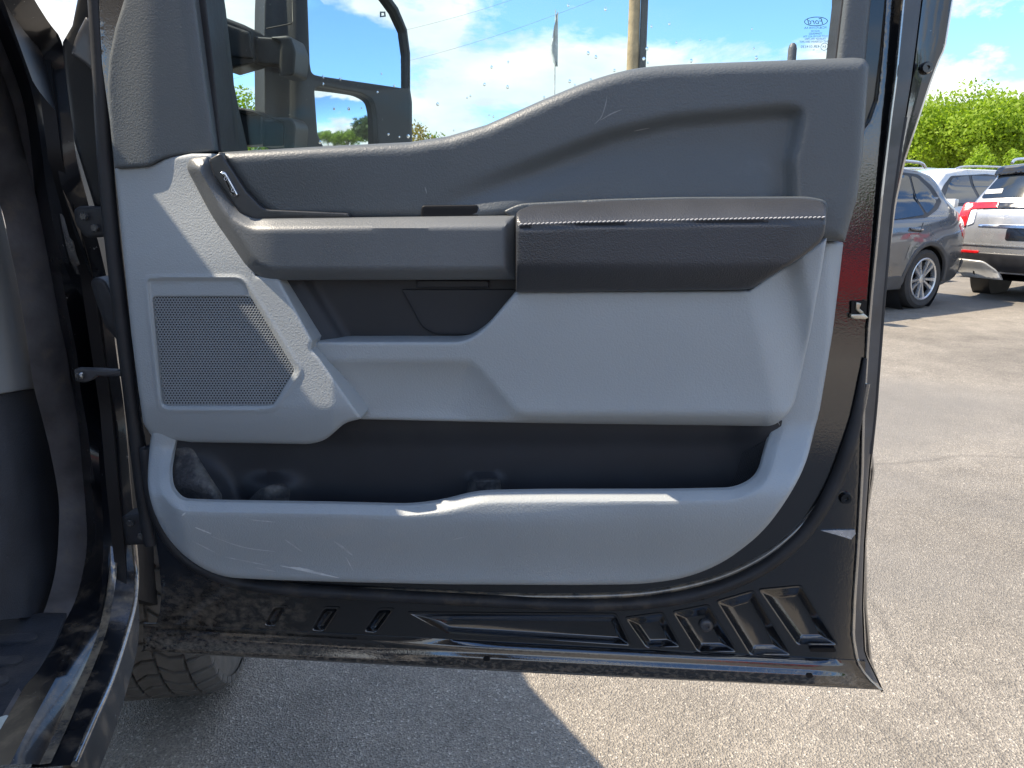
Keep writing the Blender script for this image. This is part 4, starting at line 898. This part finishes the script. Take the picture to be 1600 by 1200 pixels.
    for s in (1, -1):
        P, nv = side(s)
        panel('window_surround', [(a, b, .05) for a, b in band], lambda X, Z: H(X, Z)+.004, 'cartrim', root, P=P, nvec=nv, mpp=1, step=.09, skirt=.01, local=True)
        for pn in panes: panel('side_window', [(a, b, .04) for a, b in pn], lambda X, Z: H(X, Z)+.008, 'carglass', root, P=P, nvec=nv, mpp=1, step=.09, skirt=.004, local=True)
        panel('sill_cladding', [(rw+ra+.02, z0+.01), (fw-ra-.02, z0+.01), (fw-ra-.05, .42, .05), (rw+ra+.05, .42, .05)], lambda X, Z: H(X, Z)+.01, 'cladding', root, P=P, nvec=nv, mpp=1, step=.09, r=.01, skirt=.02, local=True)
        for cx in (rw, fw):
            o1 = [(cx+(ra+.055)*math.cos(t), .35+(ra+.055)*math.sin(t)) for t in np.linspace(-.1, math.pi+.1, 22)]; i1 = [(cx+(ra-.004)*math.cos(t), .35+(ra-.004)*math.sin(t)) for t in np.linspace(math.pi+.1, -.1, 22)]
            panel('arch_cladding', o1+i1, lambda X, Z: H(X, Z)+.008, 'cladding' if model == 'cross' else paint, root, P=P, nvec=nv, mpp=1, step=.05, r=.012, skirt=.03, local=True)
            wl = empty('wheel', (cx-Lc/2, s*(hw-.12), wr)); wl.parent = root
            wl.rotation_euler = (0, 0, R(90) if s > 0 else R(-90))
            vs, fs = lathe([(-.10, .24), (-.115, wr-.04), (-.09, wr-.005), (-.04, wr), (.04, wr), (.09, wr-.005), (.115, wr-.04), (.105, .27), (.09, .245)], 40); mesh('tyre', vs, fs, 'cartyre', wl, local=True)
            vs, fs = lathe([(-.10, .24), (.02, .235), (.02, .18), (.0, .001)], 30); mesh('brake_disc', vs, fs, 'cartrim', wl, local=True)
            vs, fs = lathe([(.03, .250), (.104, .255), (.108, .245), (.10, .228), (.05, .225)], 40); mesh('rim', vs, fs, 'alloy', wl, local=True)
            vs, fs = lathe([(.03, .06), (.085, .055), (.09, .04), (.09, .001)], 20); mesh('hub', vs, fs, 'alloy', wl, local=True)
            for k in range(10):
                a = 2*math.pi*k/10+(.16 if k % 2 else -.16)*.5
                d = Vector((0, math.cos(a), math.sin(a))); t = Vector((0, -math.sin(a), math.cos(a))); vs = []
                for rr, w_, x in ((.045, .016, .085), (.15, .019, .088), (.236, .028, .096)):
                    for sg, dx in ((-1, -.03), (-.7, 0), (.7, 0), (1, -.03)): vs.append(d*rr+t*w_*sg+Vector((x+dx, 0, 0)))
                fs = [(j*4+i, j*4+i+1, (j+1)*4+i+1, (j+1)*4+i) for j in range(2) for i in range(3)]
                mesh('spoke', vs, fs, 'alloy', wl, local=True)
            vs, fs = lathe([(0, ra+.03), (-.24, ra+.03), (-.24, .001)], 30)
            mesh('wheel_well', [Vector((cx-Lc/2+v.y, s*(hw-.06+v.x), .35+v.z)) for v in vs if True], [f for f in fs], 'cartrim', root, local=True)
        # roof rail, door handle, door lines, tail corner lamp
        rp_ = [Vector((x-Lc/2, s*(hw-.33), z)) for x, z in catmull([(.75, top-.02), (.9, top+.035), (1.6, top+.05), (2.4, top+.035), (2.65, top-.01)], 5)]
        tube('roof_rail', rp_, .018, 'alloy', root, n=8, local=True)
        for hx in (1.28, 2.35):
            tube('door_handle', [Vector((x-Lc/2, s*(float(H(np.array([x]), np.array([.93]))[0])+d), .93+.01*k)) for k, (x, d) in enumerate(((hx-.1, .0), (hx-.08, .03), (hx+.08, .03), (hx+.1, .0)))], .016, paint, root, n=8, local=True)
        for lx, la in ((1.42, -.12), (2.15, 0)):
            pp = [(lx+la*(1-(z-.45)/(belt-.45)), z) for z in np.linspace(.45, belt, 8)]
            if lx < 1.5: pp = [(1.46, .6), (1.40, .75), (1.22, .9), (1.12, belt)]
            tube('door_gap', [Vector((x-Lc/2, s*(float(H(np.array([x]), np.array([z]))[0])-.001), z)) for x, z in pp], .004, 'void', root, n=5, local=True)
        if model == 'cross':
            panel('tail_lamp', [(.06, .90), (.30, 1.0), (.36, .97), (.26, .84), (.09, .80)], lambda X, Z: H(X, Z)+.006, 'tail', root, P=P, nvec=nv, mpp=1, step=.05, r=.006, skirt=.02, local=True)
        box('door_mirror', (3.05-Lc/2 if model == 'cross' else 3.35-Lc/2, s*(hw+.08), belt+.06), (.12, .22, .15), paint, root, local=True, bev=.04)
    # rear end
    sz = np.array([q[1] for q in sil[:8]]); sx = np.array([q[0] for q in sil[:8]])
    def RP(y, z, w):
        x = float(np.interp(z, sz, sx)); h = float(H(np.array([x]), np.array([z]))[0])-.03; f = min(1, abs(y)/h)
        return Vector((x-Lc/2-.10*(1-f**2.5)-w, y, z+.022*(1-f**2.5)*(z > .95)))
    RN = Vector((-1, 0, 0)); kw = dict(P=RP, nvec=RN, mpp=1, step=.06, local=True)
    if model == 'cross':
        panel('rear_window', [(-.55, 1.12, .06), (.55, 1.12, .06), (.48, 1.48, .06), (-.48, 1.48, .06)], .006, 'carglass', root, skirt=.01, **kw)
        panel('rear_bumper', [(-.8, .36), (.8, .36), (.82, .55, .05), (-.82, .55, .05)], .02, 'cladding', root, r=.02, skirt=.04, **kw)
    else:
        panel('rear_window', [(-.76, 1.29, .05), (.76, 1.29, .05), (.62, 1.61, .05), (-.62, 1.61, .05)], .008, 'carglass', root, skirt=.012, **kw)
        panel('window_notice', [(.50, 1.345), (.72, 1.345), (.71, 1.40), (.50, 1.40)], .016, 'paper', root, skirt=.003, **kw)
        panel('spoiler', [(-.70, 1.58, .03), (.70, 1.58, .03), (.66, 1.70, .03), (-.66, 1.70, .03)], lambda X, Z: .05+.06*(Z-1.58)/.12, 'gloss', root, r=.015, skirt=.08, **kw)
        panel('tail_trim_band', [(-.66, 1.145), (.66, 1.145), (.66, 1.225), (-.66, 1.225)], .012, 'gloss', root, r=.008, skirt=.015, **kw)
        panel('bumper_lower', [(-.86, .38, .05), (.86, .38, .05), (.86, .62, .03), (-.86, .62, .03)], .02, 'cartrim', root, r=.02, skirt=.05, **kw)
        panel('bright_strip', [(-.84, .705), (.84, .705), (.84, .72), (-.84, .72)], .014, 'alloy', root, skirt=.012, **kw)
        panel('licence_recess', [(-.30, .78, .03), (.30, .78, .03), (.30, .93, .03), (-.30, .93, .03)], .004, 'gloss', root, skirt=.01, **kw)
        panel('tailgate_crease', [(-.66, .93), (.66, .93), (.66, .955), (-.66, .955)], .012, 'chrome', root, r=.008, skirt=.012, **kw)
        for s in (1, -1):
            m_ = lambda q: [(s*a, b) + tuple(c) for a, b, *c in q]
            panel('tail_lamp', m_([(.95, .92, .03), (.93, 1.24, .05), (.48, 1.24, .01), (.48, 1.16, .01), (.82, 1.155, .02), (.83, .93, .02)]), .02, 'tail', root, r=.008, skirt=.03, **kw)
            panel('reverse_lamp', m_([(.82, .94, .02), (.81, 1.145, .02), (.73, 1.145, .02), (.73, .97, .02)]), .016, 'clear', root, r=.006, skirt=.02, **kw)
            panel('reflector', m_([(.86, .60), (.60, .60), (.60, .635), (.86, .635)]), .026, 'tail', root, r=.005, skirt=.02, **kw)
            panel('skid_plate', m_([(.93, .38, .03), (.90, .52, .04), (.52, .51, .05), (.36, .40, .04), (.30, .28), (.80, .28, .03)]), .04, 'skid', root, r=.02, skirt=.05, **kw)
            tube('exhaust', [Vector((.35-Lc/2, s*.62, .36)), Vector((.03-Lc/2, s*.62, .36))], .045, 'chrome', root, n=12, local=True)
    return root
def place_by_wheel(pt, fwd, Lc, Wc, rw):
    f = Vector((fwd[0], fwd[1], 0)).normalized(); left = Vector((-f.y, f.x, 0))
    return pt-left*(Wc/2-.02)+f*(Lc/2-rw)
fE = Vector((-.859, -.512, 0)).normalized()
car('parked_crossover', place_by_wheel(ground(1437, 482), fE, 4.58, 1.88, 1.0), fE, 'dark grey crossover with silver alloy wheel parked just beyond the open door', 'car', 4.58, 1.88, 1.68, 1.02, 2.71, 'pgrey', 'cross')
fX = Vector((.80, .60, 0)).normalized()
car('parked_suv', place_by_wheel(ground(1528, 454), fX, 5.05, 2.0, 1.05), fX, 'silver grey SUV seen from behind with red tail lamp at right frame edge', 'car', 5.05, 2.0, 1.76, 1.12, 3.02, 'psilver', 'suv')
ww_ = at(1545, 330, 15.5); ww_.z = 0
car('parked_suv', ww_+Vector((-1.55, -.35, 0)), fE, 'white SUV parked behind the dark grey crossover', 'car', 5.05, 2.0, 1.78, 1.12, 3.02, 'pwhite', 'suv')
car('parked_suv', (4.0, -12.6, 0), Vector((.95, .3, 0)), 'red SUV behind the viewer, mirrored in the black door paint', 'car', 5.05, 2.0, 1.78, 1.12, 3.02, 'pred', 'suv')
# ================================================================== TREES
def tree(name, base, h, cr, lm, label, n=5200, leaf=.16, squash=.85, trunk_h=None, group='trees round the lot', clumps=26, cat='tree', seed=0):
    rg = np.random.default_rng(seed); root = empty(name, base); tag(root, label, cat, group)
    th = trunk_h if trunk_h is not None else h*.32
    cz = th+(h-th)*.5; rz = (h-th)*.5*1.02
    tp = [Vector((0, 0, -.05)), Vector((.03*h*.2, 0, th*.5)), Vector((0, .03, th)), Vector((.05, 0, cz))]
    tube('trunk', tp, [.045*h*.55, .036*h*.55, .028*h*.5, .01*h], 'bark', root, n=8, local=True)
    cl = []
    for i in range(clumps):
        v = rg.normal(size=3); v /= np.linalg.norm(v); rr = rg.uniform(.25, .82)**.8
        cl.append((np.array([v[0]*cr*rr, v[1]*cr*rr, cz+v[2]*rz*rr*squash]), rg.uniform(.26, .40)*cr))
    for i in range(6):
        c = cl[i][0]; tube('branch', [Vector((0, 0, th*rg.uniform(.75, 1.1))), Vector((c[0]*.5, c[1]*.5, th+(c[2]-th)*.55)), Vector(c)], [.014*h, .009*h, .003*h], 'bark', root, n=5, local=True)
    ci = rg.integers(len(cl), size=n); cc = np.array([c for c, _ in cl])[ci]; cr_ = np.array([q for _, q in cl])[ci]
    v = rg.normal(size=(n, 3)); v /= np.linalg.norm(v, axis=1)[:, None]; p = cc+v*(cr_*rg.uniform(.2, 1.0, n)**.6)[:, None]*np.array([1, 1, .85])
    hi = p[:, 2].max(); p[:, 2] = np.where(p[:, 2] > cz, cz+(p[:, 2]-cz)*(h-cz)/(hi-cz), p[:, 2]); p[:, 2] = np.maximum(p[:, 2], .1)
    a = rg.normal(size=(n, 3)); a /= np.linalg.norm(a, axis=1)[:, None]; b = np.cross(a, v+rg.normal(size=(n, 3))*.4); b /= np.linalg.norm(b, axis=1)[:, None]+1e-9
    sc_ = (leaf*rg.uniform(.6, 1.3, n))[:, None]
    vs = np.stack([p-a*sc_, p-b*sc_*.6, p+a*sc_, p+b*sc_*.6], 1).reshape(-1, 3)
    fs = [(4*i, 4*i+1, 4*i+2, 4*i+3) for i in range(n)]
    mesh('crown', [Vector(v) for v in vs], fs, lm, root, local=True, smooth=False)
    return root
def gp(px, dist_): p = at(px, 300, dist_); return Vector((p.x, p.y, 0))
tree('maple_tree', gp(1490, 33), 5.7, 3.3, 'leafA', 'bright green broad tree behind the white SUV', n=42000, leaf=.078, clumps=80, seed=1, trunk_h=1.9)
tree('maple_tree', gp(1590, 37), 5.3, 3.2, 'leafA', 'bright green broad tree at the right frame edge', n=42000, leaf=.078, clumps=80, seed=2, trunk_h=1.8)
tree('maple_tree', gp(1425, 40), 4.9, 2.4, 'leafB', 'smaller green tree showing beside the door frame', n=14000, leaf=.09, clumps=44, seed=3, trunk_h=1.5)
tree('maple_tree', gp(1530, 48), 6.0, 4.5, 'leafB', 'darker tree standing between and behind the two bright trees', n=20000, leaf=.11, clumps=60, seed=4, trunk_h=1.7)
tree('round_shrub', gp(1541, 26), 2.9, .85, 'leafA', 'small rounded green shrub above the silver grey SUV', n=9000, leaf=.05, trunk_h=.2, cat='shrub', seed=5, group='shrubs at the lot edge')
tree('conifer_tree', gp(1612, 55), 10.3, 1.8, 'leafD', 'dark conifer tip at the far right frame edge', n=3500, seed=6, trunk_h=1)
tree('maple_tree', gp(366, 34), 5.9, 1.6, 'leafA', 'leafy green tree seen between the two mirror arms', n=8000, seed=7, leaf=.075)
tree('maple_tree', gp(412, 40), 5.0, 1.5, 'leafA', 'low yellow green tree beside the mirror housing', n=6000, seed=8, leaf=.08)
tree('yellow_shrub', gp(656, 36), 4.4, 1.5, 'leafC', 'yellowish sparse tree beside the mirror edge behind the window sill', n=2200, seed=9, leaf=.075, clumps=14)
tree('maple_tree', gp(684, 38), 4.1, 1.1, 'leafB', 'small green tree top just above the window sill', n=2600, seed=10, leaf=.08, clumps=14)
for k in range(16):                       # the tree line the mirrors reflect
    a = R(-75+9.5*k); d = 62+6*math.sin(k*2.3)
    tree('maple_tree', Vector((d*math.cos(a-.1), d*math.sin(a-.35)-6, 0)) if a < .5 else Vector((70*math.cos(a), 70*math.sin(a)-60, 0)), 6.2+1.2*math.sin(k*1.7), 4.4, 'leafB' if k % 3 else 'leafD', 'green tree in the tree line across the lot, seen in the mirror', n=2200, leaf=.34, seed=30+k, group='tree line across the lot')
# ================================================================== POLE, WIRES, FLAG
p0 = at(990, 55, 24); up_ = empty('utility_pole', (p0.x, p0.y, 0)); tag(up_, 'tan wooden utility pole with dark conduit seen through the door window', 'pole')
tube('post', [Vector((p0.x, p0.y, z)) for z in (-.1, 4, 11)], [.20, .175, .15], 'wood', up_, n=16)
tube('upright', [Vector((p0.x+.27, p0.y-.06, z)) for z in (-.1, 4, 10)], [.11, .11, .10], 'darksteel', up_, n=12)  # plain dark cylinder against the post's right flank
fp = at(868, 60, 60); fl_ = empty('flagpole', (fp.x, fp.y, 0)); tag(fl_, 'thin flagpole with a limp furled grey flag against the sky', 'flagpole')
tube('pole', [Vector((fp.x-.02, fp.y, z)) for z in (-.1, 6, 11, at(868, 15, 60).z)], [.05, .045, .04, .03], 'flag', fl_, n=8)
fv, ff = [], []
prof = [(18, .02), (26, .12), (30, .10), (40, .18), (48, .22), (60, .26), (72, .34), (84, .30), (96, .22), (104, .08)]
for y, w_ in prof:
    z = at(868, y, 60).z
    for k in range(7):
        f = k/6; fv.append(Vector((fp.x+.06-w_*f*1.6+.12, fp.y+.10*math.sin(f*9+y*.05), z)))
for i in range(len(prof)-1):
    for k in range(6): ff.append((i*7+k, i*7+k+1, (i+1)*7+k+1, (i+1)*7+k))
mesh('furled_flag', fv, ff, 'flag', fl_)
for k, (y0, y1) in enumerate(((112, 30), (62, -16))):
    a = at(560, y0, 30); b = at(1000, y1-60, 24)
    pts = [a.lerp(b, i/20)-Vector((0, 0, .25*4*(i/20)*(1-i/20))) for i in range(21)]
    pts = [a+(a-b)*1.2]+pts
    wv = tube('power_line', pts, .004, 'darksteel', None, n=5); tag(wv, ['lower power line crossing the sky behind the mirror', 'upper power line crossing the sky behind the mirror'][k], 'power line', 'overhead power lines')
